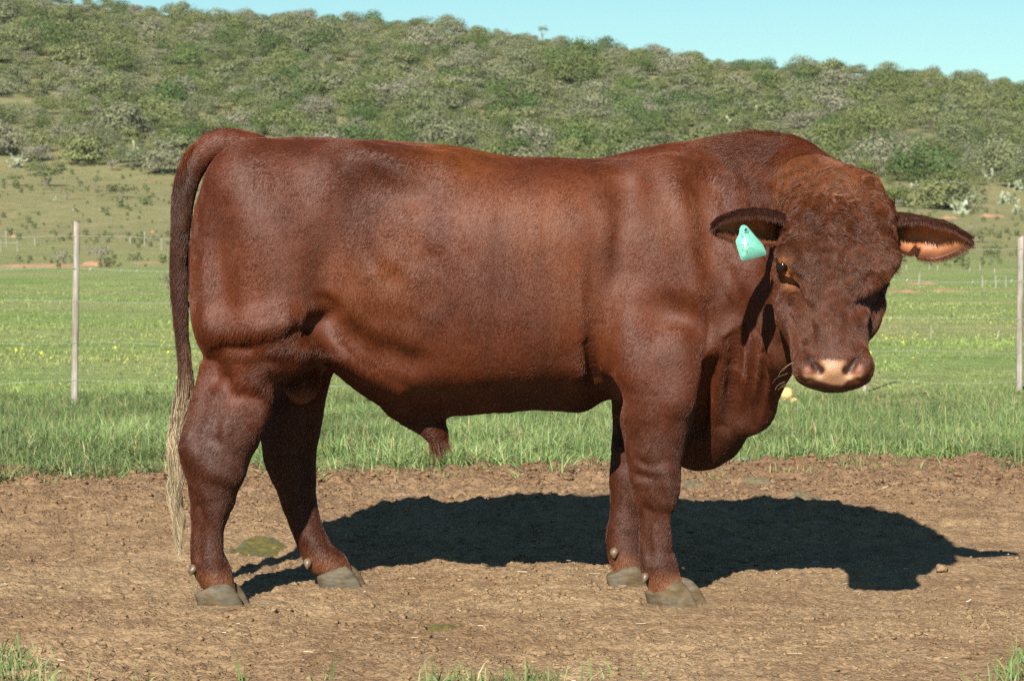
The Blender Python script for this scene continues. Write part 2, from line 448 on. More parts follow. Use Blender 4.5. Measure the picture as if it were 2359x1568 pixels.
gn = bpy.data.node_groups.new("scatter_bushes", 'GeometryNodeTree')
gn.interface.new_socket("Geometry", in_out='INPUT', socket_type='NodeSocketGeometry'); gn.interface.new_socket("Geometry", in_out='OUTPUT', socket_type='NodeSocketGeometry')
gi = gn.nodes.new('NodeGroupInput'); go = gn.nodes.new('NodeGroupOutput'); jn = gn.nodes.new('GeometryNodeJoinGeometry'); gl = gn.links.new
def named(nm, ty):
    n = gn.nodes.new('GeometryNodeInputNamedAttribute'); n.data_type = ty; n.inputs['Name'].default_value = nm; return n.outputs[0]
va, sa, ra = named("var", 'INT'), named("scl", 'FLOAT'), named("rotz", 'FLOAT')
cx = gn.nodes.new('ShaderNodeCombineXYZ'); gl(ra, cx.inputs[2])
for v, o in first.items():
    cmp_ = gn.nodes.new('FunctionNodeCompare'); cmp_.data_type = 'INT'; cmp_.operation = 'EQUAL'
    ins = [s for s in cmp_.inputs if s.type == 'INT']; gl(va, ins[0]); ins[1].default_value = v
    ob = gn.nodes.new('GeometryNodeObjectInfo'); ob.transform_space = 'ORIGINAL'; ob.inputs['Object'].default_value = o; ob.inputs['As Instance'].default_value = True
    ip = gn.nodes.new('GeometryNodeInstanceOnPoints'); gl(gi.outputs[0], ip.inputs['Points']); gl(cmp_.outputs[0], ip.inputs['Selection']); gl(ob.outputs['Geometry'], ip.inputs['Instance'])
    gl(cx.outputs[0], ip.inputs['Rotation']); gl(sa, ip.inputs['Scale']); gl(ip.outputs[0], jn.inputs[0])
gl(jn.outputs[0], go.inputs[0])
md = thicket.modifiers.new("scatter", 'NODES'); md.node_group = gn

# ---- prickly pears: stacks of flat oval pads
m_pad, t, b = new_mat("cactus_pad")
oi = N(t, "ShaderNodeNewGeometry"); r1 = ramp(t, [(0, (.140, .175, .100)), (.5, (.205, .235, .145)), (1, (.285, .300, .205))]); t.links.new(oi.outputs['Random Per Island'], r1.inputs[0]); t.links.new(r1.outputs[0], b.inputs['Base Color'])
b.inputs['Roughness'].default_value = .45
def pear_mesh(seed, hgt=1.9, npad=46):
    rg = np.random.default_rng(seed)
    bv, bf = uv_ball_((1, .16, 1), 10, 6)
    Vs, Fs, o = [], [], 0
    pads = []
    for i in range(npad):
        if i < 6 or rg.random() < .1: base = np.array([rg.uniform(-.7, .7), rg.uniform(-.6, .6), 0.0]); up = np.array([rg.normal(0, .3), rg.normal(0, .3), 1])
        else:
            par = pads[rg.integers(0, len(pads))]; base = par[1]; up = par[2] + rg.normal(0, .55, 3); up[2] = abs(up[2]) * .8 + .25
            if base[2] > hgt: continue
        up = up / np.linalg.norm(up); L = rg.uniform(.17, .27)
        fn = rg.normal(0, 1, 3); fn -= up * (fn @ up); fn /= np.linalg.norm(fn); sd = np.cross(up, fn)
        c = base + up * L * .85; tip = base + up * L * 1.7
        pads.append((base, tip, up))
        V = c + bv[:, 0:1] * sd * L * .72 + bv[:, 1:2] * fn * L * .72 + bv[:, 2:3] * up * L
        Vs.append(V); Fs.append(bf + o); o += len(V)
    return np_mesh("prickly_pear", np.concatenate(Vs), np.concatenate(Fs), m_pad)
def uv_ball_(r, nu, nv):
    v = []; f = []
    for j in range(nv + 1):
        th = math.pi * j / nv
        for i in range(nu):
            ph = 2 * math.pi * i / nu; v.append((r[0] * math.sin(th) * math.cos(ph), r[1] * math.sin(th) * math.sin(ph), r[2] * math.cos(th)))
    for j in range(nv):
        for i in range(nu): f.append((j * nu + i, (j + 1) * nu + i, (j + 1) * nu + (i + 1) % nu, j * nu + (i + 1) % nu))
    return np.array(v), np.array(f)
PEAR = [pear_mesh(300 + i, h) for i, h in enumerate((1.9, 1.5, 2.3, 1.2))]
def at_ground(dx, dy, guess=None):
    """first point of the land seen at (dx, dy)"""
    d = np.concatenate([np.arange(6, 40, .1), np.arange(40, 520, .5)])
    p = np.array([W(dx, dy, q) for q in d]); g = terrain_z(p[:, 0], p[:, 1])
    k = np.where(p[:, 2] <= g)[0]
    return p[k[0]] if len(k) else p[-1]
pears = [(44, 388, 1.15, "clump of prickly pear standing alone at the left edge of the open slope"), (268, 366, 1.0, None), (315, 362, 1.0, None), (372, 372, .7, "small pale prickly pear beside the bull's tail on the slope"), (235, 358, .9, None), (185, 330, .8, None), (70, 330, .7, None),
         (130, 462, .45, "tiny prickly pear in the middle of the open slope"), (172, 488, .5, None), (238, 492, .40, None), (385, 330, .9, None),
         (2060, 300, 1.0, None), (2090, 360, 1.2, None), (2130, 340, .9, None), (2165, 320, 1.0, None), (2150, 400, 1.3, None), (2200, 395, 1.1, None), (2240, 350, .9, None), (2110, 440, 1.0, None), (2170, 450, 1.1, None),
         (2205, 492, 1.2, "tall prickly pear at the foot of the hill above the spread ear"), (2250, 470, 1.0, None), (2310, 470, 1.2, None), (2345, 440, 1.0, None), (2330, 380, .9, None), (2280, 420, 1.0, None), (2340, 490, .8, None),
         (1980, 255, .9, None), (1850, 300, 1.1, None), (1700, 265, 1.0, None), (1740, 280, 1.1, None), (1780, 270, .9, None), (1680, 300, 1.0, None), (1650, 285, .8, None), (1900, 290, .9, None), (1610, 290, .9, None), (1560, 255, .8, None), (560, 255, .7, None), (480, 250, .6, None), (620, 285, .7, None), (2100, 215, .8, None), (2010, 330, 1.0, None)]
for i, (dx, dy, s_, lab) in enumerate(pears):
    p = at_ground(dx, dy)
    o = link("prickly_pear", PEAR[i % 4], None, (p[0], p[1], p[2] - .15)); o.rotation_euler[2] = i * 1.7
    k = s_ * (p[1] / 255.0) ** .5 * .80; o.scale = (k, k, k)
    tag(o, lab or (("small " if s_ < .75 else "large " if s_ > 1.05 else "") + "pale prickly pear clump " + whereabouts(p[0], p[1])), "cactus", "prickly pears on the hill")

# ---- small thorn trees and shrubs of the open slope (crown and trunk)
def small_tree(dx, dy, wid, hgt, leaf, label, seed, flat=.5, n=520, lift=.35, size=None, name="thorn_tree", cat="tree"):
    p = at_ground(dx, dy); rg = np.random.default_rng(seed)
    e_ = empty(name, (p[0], p[1], p[2] - .05))
    tag(e_, label, cat)
    lob = [((rg.normal(0, .26) * wid, rg.normal(0, .26) * wid, hgt * (lift + (1 - lift) * rg.uniform(.35, .72))), (wid * rg.uniform(.16, .30), wid * rg.uniform(.16, .30), hgt * flat * rg.uniform(.2, .4))) for _ in range(11)]
    V, F = crown_quads(rg, lob, n, size or wid * .034)
    link("crown", np_mesh("crown", V, F, leaf, smooth=False), e_)
    V, F = stems(rg, wid, hgt, 5, hgt * .035)
    link("trunk", np_mesh("trunk", V, F, m_bark), e_)
    return e_
small_tree(108, 430, 3.3, 1.75, m_thorn_leaf, "flat-topped thorn tree on the open slope, darkest and furthest left of the row", 401, .55)
small_tree(36, 428, 1.6, 1.05, m_thorn_leaf, "small thorn tree at the left edge below the lone prickly pear", 402)
small_tree(278, 456, 2.1, 1.25, m_thorn_leaf, "rounded thorn tree in the middle of the open slope nearest the bull's tail", 403, .9, 620, .15)
small_tree(220, 432, 1.3, 1.0, m_thorn_leaf, "wispy thorn shrub behind the rounded thorn tree", 404, .7, 240)
small_tree(240, 448, 1.1, .75, m_grey_leaf, "bare grey shrub left of the rounded thorn tree", 405, .8, 220)
small_tree(150, 462, 2.0, 1.2, m_thorn_leaf, "thin thorn tree with see-through crown below the flat-topped one", 406, .6, 200)
small_tree(258, 394, 1.8, 1.1, m_grey_leaf, "grey leafless shrub against the foot of the thicket", 407, .8, 300)
small_tree(140, 614, 1.15, .95, m_grey_leaf, "grey shrub on the red bank left of the near fence post", 408, .9, 420, .1)
small_tree(236, 616, 1.4, 1.15, m_grey_leaf, "leaning grey-green tree on the red bank right of the near fence post", 409, .6, 420, .3)
small_tree(205, 590, .8, .8, m_grey_leaf, "small grey shrub behind the leaning tree on the bank", 410, .9, 220, .1)
small_tree(385, 668, .62, .62, m_grey_leaf, "grey shrub half hidden by the bull's tail in the meadow", 411, .9, 320, .1)
small_tree(2262, 560, 1.8, 1.1, m_thorn_leaf, "low green shrub on the slope behind the ear at the right", 412, .9, 380, .1)
small_tree(2240, 545, 1.1, .9, m_grey_leaf, "faint grey shrub beside the low green one at the right", 413, .8, 200, .1)
small_tree(1250, 96, 2.0, 2.9, m_dark_leaf, "lone dark tree standing clear on the skyline above the bull's back", 414, .8, 420, .45)
small_tree(885, 258, 4.2, 3.6, m_grey_leaf, "grey bare-stemmed tree on a red clearing halfway up the hill", 415, .7, 520, .35)
small_tree(1050, 232, 4.5, 3.6, m_leaf, "tree with a visible trunk beside the red clearing on the hill", 416, .7, 620, .4)

# ---- red earth: bank in the meadow, bare scars on the hill, ant heaps
m_red, t, b = new_mat("red_earth")
tc = N(t, "ShaderNodeTexCoord"); n1 = noise_node(t, 1.5, 5, .65, tc.outputs['Object']); r1 = ramp(t, [(.3, (.22, .125, .066)), (.7, (.31, .185, .105))]); t.links.new(n1.outputs[0], r1.inputs[0]); t.links.new(r1.outputs[0], b.inputs['Base Color'])
b.inputs['Roughness'].default_value = .95
def mound(name, p, rx, ry, h, seed, mat, label=None, cat=None, group=None, kind=None):
    n = 22; u = np.linspace(-1, 1, n); X, Y = np.meshgrid(u, u); r = np.hypot(X, Y)
    Px = p[0] + X * rx; Py = p[1] + Y * ry
    q = np.stack([X.ravel() * 2 + seed, Y.ravel() * 2, np.zeros(X.size)], 1)
    z = terrain_z(Px, Py) - .06 * h + (h * (1 - r ** 2) + .35 * h * noise3(q, 1.5, seed).reshape(X.shape)) * sstep(1.05, .55, r) - .3 * h * sstep(.8, 1.1, r)
    o = link(name, np_mesh(name, np.stack([Px.ravel(), Py.ravel(), z.ravel()], 1), gridq(np.arange(n * n).reshape(n, n)), mat))
    return tag(o, label, cat, group, kind)
p = at_ground(150, 615); 
mound("earth_bank", p + np.array([-1.2, .6, 0]), 3.6, 1.1, .16, 1, m_red, kind="structure")
p = at_ground(225, 612); mound("earth_bank", p, 1.1, .6, .22, 2, m_red, kind="structure")
for i, (dx, dy, w) in enumerate(((345, 606, 1.3), (2120, 655, .8), (2180, 672, .7), (2085, 674, .6))):
    mound("earth_bank", at_ground(dx, dy), w, .5, .07, 5 + i, m_red, kind="structure")
for i, (dx, dy, r, lab) in enumerate(((34, 548, .30, "round orange ant heap left of the near fence post"), (352, 536, .2, "small orange ant heap beside the far post near the bull's tail"), (350, 384, .45, "orange ant heap at the foot of the thicket beside the small pale cactus"),
                                (2198, 566, .22, "small orange ant heap beneath the tip of the spread ear"))):
    mound("ant_heap", at_ground(dx, dy), r, r, r * .8, 20 + i, m_red, lab, "ant heap", "orange ant heaps on the slope")
for i, (dx, dy, w, dd) in enumerate(((1205, 270, 3.4, 5.0), (1260, 232, 2.2, 3), (1100, 262, 2.2, 4.0), (1330, 310, 4, 3), (2186, 503, .9, .7), (2285, 499, 1.3, .8), (1900, 235, 2.6, 3.5), (1935, 250, 2, 2.5), (2110, 282, 3, 2), (1660, 315, 6, 3.5), (2270, 340, 3, 2), (410, 78, 4, 5), (1770, 205, 3, 2.5), (2060, 225, 3.5, 3))):
    mound("bare_scar", at_ground(dx, dy), w, dd, .5 if dy < 400 else .2, 40 + i, m_red, kind="structure")
# ---- tussocks of the open slope (too many and too small to pick apart)
TUS = bush_mesh(120, n=220, wid=1.0, hgt=.55, size=.060, leaf=m_thorn_leaf, lobes=1)
def tussocks():
    rg = np.random.default_rng(77); n = 8200
    y = 130 + 150 * rg.random(n) ** .8; x = rg.uniform(-1, 1, n) * y * .34
    p = np.stack([x, y, np.zeros(n)], 1)
    k = (rg.random(n) < .30 + .5 * noise3(p, .09, 7)) & (y < foot(x, y) + 4)
    x, y = x[k], y[k]; n = len(x)
    me = bpy.data.meshes.new("slope_tussocks"); me.vertices.add(n)
    me.vertices.foreach_set('co', np.stack([x, y, terrain_z(x, y) - .03], 1).astype(np.float32).ravel())
    s_ = np.clip(rg.lognormal(-.75, .42, n), .2, 1.3)
    for nm, dat in (("scl", s_), ("rotz", rg.uniform(0, 6.28, n))): me.attributes.new(nm, 'FLOAT', 'POINT').data.foreach_set('value', dat.astype(np.float32))
    o = tag(link("slope_tussocks", me), kind="stuff")
    p = at_ground(200, 470); src = link("grass_tussock", TUS, None, tuple(p - np.array([0, 0, .03]))); src.scale = (.5,) * 3
    tag(src, "low dark tussock of grass on the open slope between the thorn trees", "tussock")
    g = bpy.data.node_groups.new("scatter_tussocks", 'GeometryNodeTree')
    g.interface.new_socket("Geometry", in_out='INPUT', socket_type='NodeSocketGeometry'); g.interface.new_socket("Geometry", in_out='OUTPUT', socket_type='NodeSocketGeometry')
    a, b = g.nodes.new('NodeGroupInput'), g.nodes.new('NodeGroupOutput')
    ob = g.nodes.new('GeometryNodeObjectInfo'); ob.transform_space = 'ORIGINAL'; ob.inputs['Object'].default_value = src; ob.inputs['As Instance'].default_value = True
    ip = g.nodes.new('GeometryNodeInstanceOnPoints')
    def nm(n_): q = g.nodes.new('GeometryNodeInputNamedAttribute'); q.data_type = 'FLOAT'; q.inputs['Name'].default_value = n_; return q.outputs[0]
    cx = g.nodes.new('ShaderNodeCombineXYZ'); g.links.new(nm("rotz"), cx.inputs[2])
    g.links.new(a.outputs[0], ip.inputs['Points']); g.links.new(ob.outputs['Geometry'], ip.inputs['Instance']); g.links.new(cx.outputs[0], ip.inputs['Rotation']); g.links.new(nm("scl"), ip.inputs['Scale']); g.links.new(ip.outputs[0], b.inputs[0])
    o.modifiers.new("scatter", 'NODES').node_group = g
tussocks()
# ================================================================== THE BULL
# One continuous body: an implicit surface (profiles traced along the trunk and the head, tapered limbs, muscle masses,
# hollows) meshed with surface nets.
def axis_lin(segs):
    out = []
    for a, b, h in segs:
        n = max(2, int(round((b - a) / h)))
        out.append(np.linspace(a, b, n, endpoint=False))
    out.append(np.array([segs[-1][1]]))
    return np.concatenate(out).astype(np.float32)

Q = 1.0
GX = axis_lin([(-1.14, 0.78, 0.0088 * Q), (0.78, 1.40, 0.0050 * Q)])
GY = axis_lin([(7.70, 8.22, 0.0048 * Q), (8.22, 9.22, 0.0088 * Q)])
GZ = axis_lin([(0.02, 0.62, 0.0088 * Q), (0.62, 1.46, 0.0060 * Q)])
FLD = np.full((len(GX), len(GY), len(GZ)), 1.0, dtype=np.float32)

def region(lo, hi, pad):
    s = []
    for g, a, b in zip((GX, GY, GZ), lo, hi):
        i0 = int(np.searchsorted(g, a - pad)); i1 = int(np.searchsorted(g, b + pad))
        s.append(slice(max(0, i0), max(0, i1)))
    return tuple(s)

def grids(sl):
    return GX[sl[0]][:, None, None], GY[sl[1]][None, :, None], GZ[sl[2]][None, None, :]

def smooth_interp(xq, xs, vs):
    """monotone-ish cubic (Catmull-Rom) interpolation of a table"""
    xs = np.asarray(xs, float); vs = np.asarray(vs, float)
    m = np.gradient(vs, xs)
    i = np.clip(np.searchsorted(xs, xq) - 1, 0, len(xs) - 2)
    h = xs[i + 1] - xs[i]; t = np.clip((xq - xs[i]) / h, 0, 1)
    t2, t3 = t * t, t * t * t
    return (2*t3-3*t2+1)*vs[i] + (t3-2*t2+t)*h*m[i] + (-2*t3+3*t2)*vs[i+1] + (t3-t2)*h*m[i+1]

def smin(a, b, k):
    h = np.clip(0.5 + 0.5 * (b - a) / k, 0, 1)
    return b + (a - b) * h - k * h * (1 - h)

def put(sl, d, k, sub=False):
    cur = FLD[sl]
    if sub: FLD[sl] = -smin(-cur, d, k)
    else: FLD[sl] = smin(cur, d.astype(np.float32), k)

def cone(a, b, r1, r2, k=0.05, sub=False, flat=1.0):
    """tapered capsule; flat < 1 makes it thinner across the body (world y)"""
    a = np.asarray(a, float); b = np.asarray(b, float)
    r = max(r1, r2)
    sl = region(np.minimum(a, b) - r, np.maximum(a, b) + r, k + 0.035)
    if any(s.stop - s.start < 2 for s in sl): return
    x, y, z = grids(sl)
    fy = 1.0 / flat
    ab = (b - a) * np.array([1, fy, 1])
    px, py, pz = x - a[0], (y - a[1]) * fy, z - a[2]
    t = np.clip((px * ab[0] + py * ab[1] + pz * ab[2]) / (ab @ ab + 1e-9), 0, 1)
    d = np.sqrt((px - t * ab[0]) ** 2 + (py - t * ab[1]) ** 2 + (pz - t * ab[2]) ** 2) - (r1 + (r2 - r1) * t)
    put(sl, d, k, sub)

def chain(pts, k=0.05, sub=False, flat=1.0):
    """a run of tapered capsules, joined without beads, then blended into the body once"""
    P_ = np.array([p for p, _ in pts]); R_ = np.array([r for _, r in pts]); m = R_.max()
    if len(pts) > 2:                                   # finer, curved run
        u = np.arange(len(pts)); q = np.linspace(0, len(pts) - 1, (len(pts) - 1) * 4 + 1)
        P_ = np.stack([smooth_interp(q, u, P_[:, a]) for a in range(3)], 1); R_ = smooth_interp(q, u, R_)
    sl = region(P_.min(0) - m, P_.max(0) + m, k + 0.035)
    x, y, z = grids(sl)
    fy = 1.0 / flat
    best = None
    for i in range(len(P_) - 1):
        a, b, r1, r2 = P_[i], P_[i + 1], R_[i], R_[i + 1]
        ab = (b - a) * np.array([1, fy, 1])
        px, py, pz = x - a[0], (y - a[1]) * fy, z - a[2]
        t = np.clip((px * ab[0] + py * ab[1] + pz * ab[2]) / (ab @ ab + 1e-9), 0, 1)
        d = np.sqrt((px - t * ab[0]) ** 2 + (py - t * ab[1]) ** 2 + (pz - t * ab[2]) ** 2) - (r1 + (r2 - r1) * t)
        best = d if best is None else np.minimum(best, d)
    put(sl, best, k, sub)

def ell(c, r, k=0.06, sub=False, roty=0.0, rotz=0.0):
    c = np.asarray(c, float); r = np.asarray(r, float)
    m = max(r)
    sl = region(c - m, c + m, k + 0.03)
    x, y, z = grids(sl)
    px, py, pz = x - c[0], y - c[1], z - c[2]
    if rotz:
        cs, sn = math.cos(rotz), math.sin(rotz); px, py = px * cs + py * sn, -px * sn + py * cs
    if roty:
        cs, sn = math.cos(roty), math.sin(roty); px, pz = px * cs + pz * sn, -px * sn + pz * cs
    k0 = np.sqrt((px / r[0]) ** 2 + (py / r[1]) ** 2 + (pz / r[2]) ** 2)
    k1 = np.sqrt((px / r[0] ** 2) ** 2 + (py / r[1] ** 2) ** 2 + (pz / r[2] ** 2) ** 2) + 1e-6
    put(sl, k0 * (k0 - 1) / k1, k, sub)

def surf_depth(dx, dy):
    """depth (world y) where the line of sight through (dx, dy) meets the animal's surface as modelled so far"""
    ys = np.arange(7.72, 9.15, .002)
    d = W(dx, dy, 1.0); o = np.array([0, 0, CAM_H]); t = ys / d[1]
    P_ = o + (d - o) * t[:, None]
    ok = (P_[:, 0] > GX[0]) & (P_[:, 0] < GX[-1] - 1e-3)
    v = np.full(len(ys), 1.0)
    def fr(g, q):
        i = np.clip(np.searchsorted(g, q) - 1, 0, len(g) - 2); return i, np.clip((q - g[i]) / (g[i + 1] - g[i]), 0, 1)
    (i, a), (j, b), (k, c) = fr(GX, P_[:, 0]), fr(GY, P_[:, 1]), fr(GZ, P_[:, 2])
    val = 0
    for ii, wa in ((i, 1 - a), (i + 1, a)):
        for jj, wb in ((j, 1 - b), (j + 1, b)):
            for kk, wc in ((k, 1 - c), (k + 1, c)): val = val + FLD[ii, jj, kk] * wa * wb * wc
    hit = np.where((val < 0) & ok)[0]
    return ys[hit[0]] if len(hit) else None

def relief(pts, r, dep, k=.04):
    """soft ridge (dep > 0) or groove (dep < 0) of that depth along a line on the near surface"""
    out = []
    for q in pts:
        y = surf_depth(q[0], q[1])
        if y is None: continue
        f = q[2] if len(q) > 2 else 1.0
        out.append((W(q[0], q[1], y + (r - dep * f) if dep > 0 else y - (r + dep * f)), r))
    if len(out) > 1: chain(out, k, sub=dep < 0)

# --- trunk: dx: (top dy, bottom dy, half width m, height of the widest point 0..1 from top)
TR = [(438, 600, 660, .02, .5), (450, 500, 760, .12, .5), (475, 420, 800, .19, .48), (520, 368, 835, .235, .44), (580, 330, 850, .27, .42),
      (660, 316, 850, .295, .40), (760, 319, 857, .315, .40), (800, 322, 886, .325, .40), (860, 326, 926, .335, .40), (930, 331, 952, .35, .40),
      (1000, 337, 958, .362, .40), (1060, 343, 957, .372, .40), (1160, 357, 953, .382, .40), (1280, 361, 946, .382, .40), (1390, 362, 948, .368, .40),
      (1470, 348, 960, .345, .45), (1560, 336, 985, .315, .45), (1640, 345, 1000, .285, .44), (1710, 385, 985, .24, .44),
      (1765, 460, 940, .17, .45), (1800, 560, 850, .09, .5), (1815, 660, 760, .02, .5)]
tx = np.array([B(r[0], 500)[0] for r in TR])
tzt = np.array([B(r[0], r[1])[2] for r in TR]); tzb = np.array([B(r[0], r[2])[2] for r in TR])
tw = np.array([r[3] for r in TR]); tc = np.array([r[4] for r in TR])
def trunk():
    sl = region((tx[0], 8.75 - .42, .45), (tx[-1], 8.75 + .42, 1.44), 0.05)
    xs = GX[sl[0]]
    xc = np.clip(xs, tx[0], tx[-1])
    zt, zb = smooth_interp(xc, tx, tzt), smooth_interp(xc, tx, tzb)
    w, c = np.maximum(smooth_interp(xc, tx, tw), .01), smooth_interp(xc, tx, tc)
    zc = zt + (zb - zt) * c
    x, y, z = grids(sl)
    yy = (y - 8.75)
    zc, w = zc[:, None, None], w[:, None, None]
    hu, hl = (zt[:, None, None] - zc), (zc - zb[:, None, None])
    dz = z - zc
    h = np.where(dz > 0, hu, hl)
    keel = (sstep(-.76, -.62, xs) * sstep(.56, .42, xs))[:, None, None]      # where the belly has a V-shaped underside
    low_n = 2.10 + .20 * keel
    h = np.where(dz > 0, h, h + .035 * keel)
    nn = np.where(dz > 0, 2.5, low_n)
    val = (np.abs(yy / w) ** nn + np.abs(dz / h) ** nn) ** (1 / nn) + 1e-5
    r = np.sqrt(yy ** 2 + dz ** 2)
    d = r * (1 - 1 / val)
    over = np.maximum(xs[:, None, None] - tx[-1], 0) + np.maximum(tx[0] - xs[:, None, None], 0)
    sl_ = .40
    dv = (zb[:, None, None] + np.abs(yy) * sl_ - z) / math.sqrt(1 + sl_ ** 2) - .25 * (1 - keel)
    d = -smin(-d, -dv, .035)
    d = np.where(over > 0, np.maximum(d, 0) + over, d)
    put(sl, d.astype(np.float32), 0.03)
trunk()

# --- hindquarters
for s in (-1, 1):
    ell(B(600, 590, .19 * s), (.20, .12, .33), .10)
    ell(B(560, 720, .20 * s), (.15, .115, .20), .08)
    ell(B(850, 392, .23 * s), (.11, .08, .06), .12)       # hook bone
ell(B(650, 764, -.235), (.12, .09, .12), .06)               # stifle
ell(B(690, 762, .20), (.11, .09, .115), .05)
chain([(B(588, 770, -.20), .135), (B(562, 860, -.195), .104), (B(540, 935, -.215), .091), (B(516, 1010, -.235), .094), (B(502, 1070, -.24), .086), (B(493, 1110, -.245), .075),
       (B(488, 1150, -.245), .065), (B(477, 1210, -.245), .051), (B(474, 1270, -.245), .052), (B(484, 1306, -.245), .055), (B(497, 1334, -.25), .049), (B(504, 1352, -.25), .046)], .035)
ell(B(444, 1040, -.235), (.035, .045, .07), .04)             # point of the hock
chain([(B(690, 790, .19), .13), (B(688, 880, .20), .100), (B(674, 960, .205), .098), (B(668, 1035, .21), .089), (B(680, 1100, .21), .071),
       (B(692, 1165, .21), .058), (B(714, 1230, .21), .051), (B(738, 1280, .21), .054), (B(758, 1294, .21), .052), (B(772, 1314, .21), .047), (B(778, 1326, .21), .044)], .035)
chain([(B(690, 800, -.24), .07), (B(755, 812, -.21), .03)], .06)              # fold of the flank
chain([(B(690, 800, .24), .07), (B(755, 812, .21), .03)], .06)
# scrotum and sheath
ell(B(697, 860, -.02), (.062, .06, .092), .03)
chain([(B(935, 930, 0), .06), (B(988, 975, 0), .042), (B(1008, 1004, 0), .032), (B(1010, 1026, 0), .016)], .04, flat=.8)

# --- forequarters
for s in (-1, 1):
    ell(B(1555, 600, .235 * s), (.17, .10, .26), .14, roty=-.12)        # shoulder blade
    ell(B(1590, 740, .235 * s), (.15, .105, .16), .09)                # point of shoulder
    ell(B(1490, 820, .255 * s), (.13, .10, .17), .07)                # upper arm
chain([(B(1520, 850, -.265), .125), (B(1512, 915, -.275), .122), (B(1508, 985, -.28), .102), (B(1506, 1060, -.285), .083), (B(1510, 1115, -.285), .075),
       (B(1508, 1155, -.285), .059), (B(1506, 1200, -.285), .046), (B(1507, 1245, -.285), .047), (B(1513, 1288, -.285), .055), (B(1528, 1332, -.285), .053), (B(1540, 1360, -.285), .050)], .035)
chain([(B(1490, 900, .25), .11), (B(1472, 990, .24), .09), (B(1458, 1060, .235), .070), (B(1452, 1120, .23), .066), (B(1442, 1180, .22), .050),
       (B(1434, 1230, .215), .052), (B(1437, 1270, .21), .051), (B(1443, 1300, .205), .047), (B(1446, 1318, .205), .044)], .035)
# chest, brisket, dewlap
ell(B(1660, 720, 0), (.19, .24, .24), .08)
chain([(B(1650, 850, 0), .17), (B(1612, 985, 0), .13)], .06, flat=.85)
chain([(B(1690, 900, -.08), .11), (B(1665, 985, -.06), .075)], .05)
chain([(B(1690, 985, -.12), .03), (B(1748, 962, -.17), .040), (B(1768, 900, -.26), .042), (B(1795, 820, -.42), .05)], .05)
# neck: crest, side, throat
chain([(B(1480, 560, 0), .20), (B(1590, 500, -.01), .195), (B(1690, 462, -.05), .18), (B(1772, 455, -.17), .175), (B(1850, 470, -.33), .166), (B(1915, 505, -.50), .155)], .07)
chain([(B(1620, 660, -.03), .25), (B(1750, 635, -.17), .185), (B(1850, 630, -.36), .165), (B(1905, 620, -.52), .15)], .08)
chain([(B(1690, 830, -.03), .16), (B(1785, 770, -.26), .115), (B(1855, 730, -.48), .10)], .08)

# --- head, lofted down from the poll: dy: (centre dx, half width, front Y, back Y, squareness)
HD = [(388, 1955, .02, -.60, -.56, 2), (400, 1950, .068, -.645, -.50, 2), (430, 1940, .116, -.70, -.46, 2.2), (480, 1934, .155, -.755, -.42, 2.5), (540, 1930, .166, -.80, -.42, 2.7),
      (600, 1926, .166, -.835, -.45, 2.8), (640, 1922, .160, -.855, -.48, 2.6), (690, 1917, .144, -.88, -.53, 2.4), (740, 1914, .127, -.905, -.60, 2.5), (795, 1915, .107, -.93, -.70, 2.5),
      (835, 1917, .102, -.945, -.745, 3.1), (868, 1919, .095, -.945, -.77, 3.1), (888, 1920, .080, -.93, -.79, 2.3), (899, 1921, .03, -.90, -.83, 2)]
hz = []; hx = []; hw = []; hf = []; hb = []; hn = []
for dy, cx, w, f, b, n in HD:
    p = B(cx, dy, f); hz.append(p[2]); hx.append(B(cx, dy, (f + b) * .5)[0] * .4 + p[0] * .6); hw.append(w); hf.append(8.75 + f); hb.append(8.75 + b); hn.append(n)
hz, hx, hw, hf, hb, hn = [np.array(v)[::-1] for v in (hz, hx, hw, hf, hb, hn)]
def headloft():
    sl = region((.72, 7.75, hz[0]), (1.22, 8.42, hz[-1]), 0.03)
    zs = GZ[sl[2]]; zq = np.clip(zs, hz[0], hz[-1])
    cx, w, f, b, n = [smooth_interp(zq, hz, v)[None, None, :] for v in (hx, hw, hf, hb, hn)]
    w = np.maximum(w, .01)
    x, y, z = grids(sl)
    yc = f * .55 + b * .45
    px, py = x - cx - (y - yc) * -.10, y - yc           # turned a little to its left
    h = np.where(py < 0, yc - f, b - yc)
    # the face is narrower at the front below the eyes
    taper = 1 - .10 * sstep(0.06, -.04, zq - 1.0)[None, None, :] * sstep(0.0, -.12, py)
    lowf = (sstep(1.03, .97, zq) * sstep(.775, .83, zq))[None, None, :]
    nf = n - .75 * lowf * (py < 0)
    val = (np.abs(px / (w * taper)) ** nf + np.abs(py / h) ** nf) ** (1 / nf) + 1e-5
    d = np.sqrt(px ** 2 + py ** 2) * (1 - 1 / val)
    over = np.maximum(zs - hz[-1], 0) + np.maximum(hz[0] - zs, 0)
    d = np.where(over[None, None, :] > 0, np.maximum(d, 0) + over[None, None, :], d)
    put(sl, d.astype(np.float32), 0.05)
headloft()
# brow ridges, cheeks, jaw, muzzle
ell(B(1826, 585, -.77), (.042, .05, .035), .06); ell(B(2028, 592, -.755), (.042, .05, .035), .06)
ell(B(1846, 715, -.66), (.06, .12, .11), .07); ell(B(1984, 708, -.66), (.055, .12, .10), .07)
ell(B(1917, 840, -.885), (.099, .065, .050), .03)            # upper lip and nose pad
ell(B(1866, 850, -.90), (.045, .05, .042), .03); ell(B(1972, 850, -.89), (.045, .05, .042), .03)
ell(B(1918, 883, -.865), (.075, .06, .022), .02)             # chin
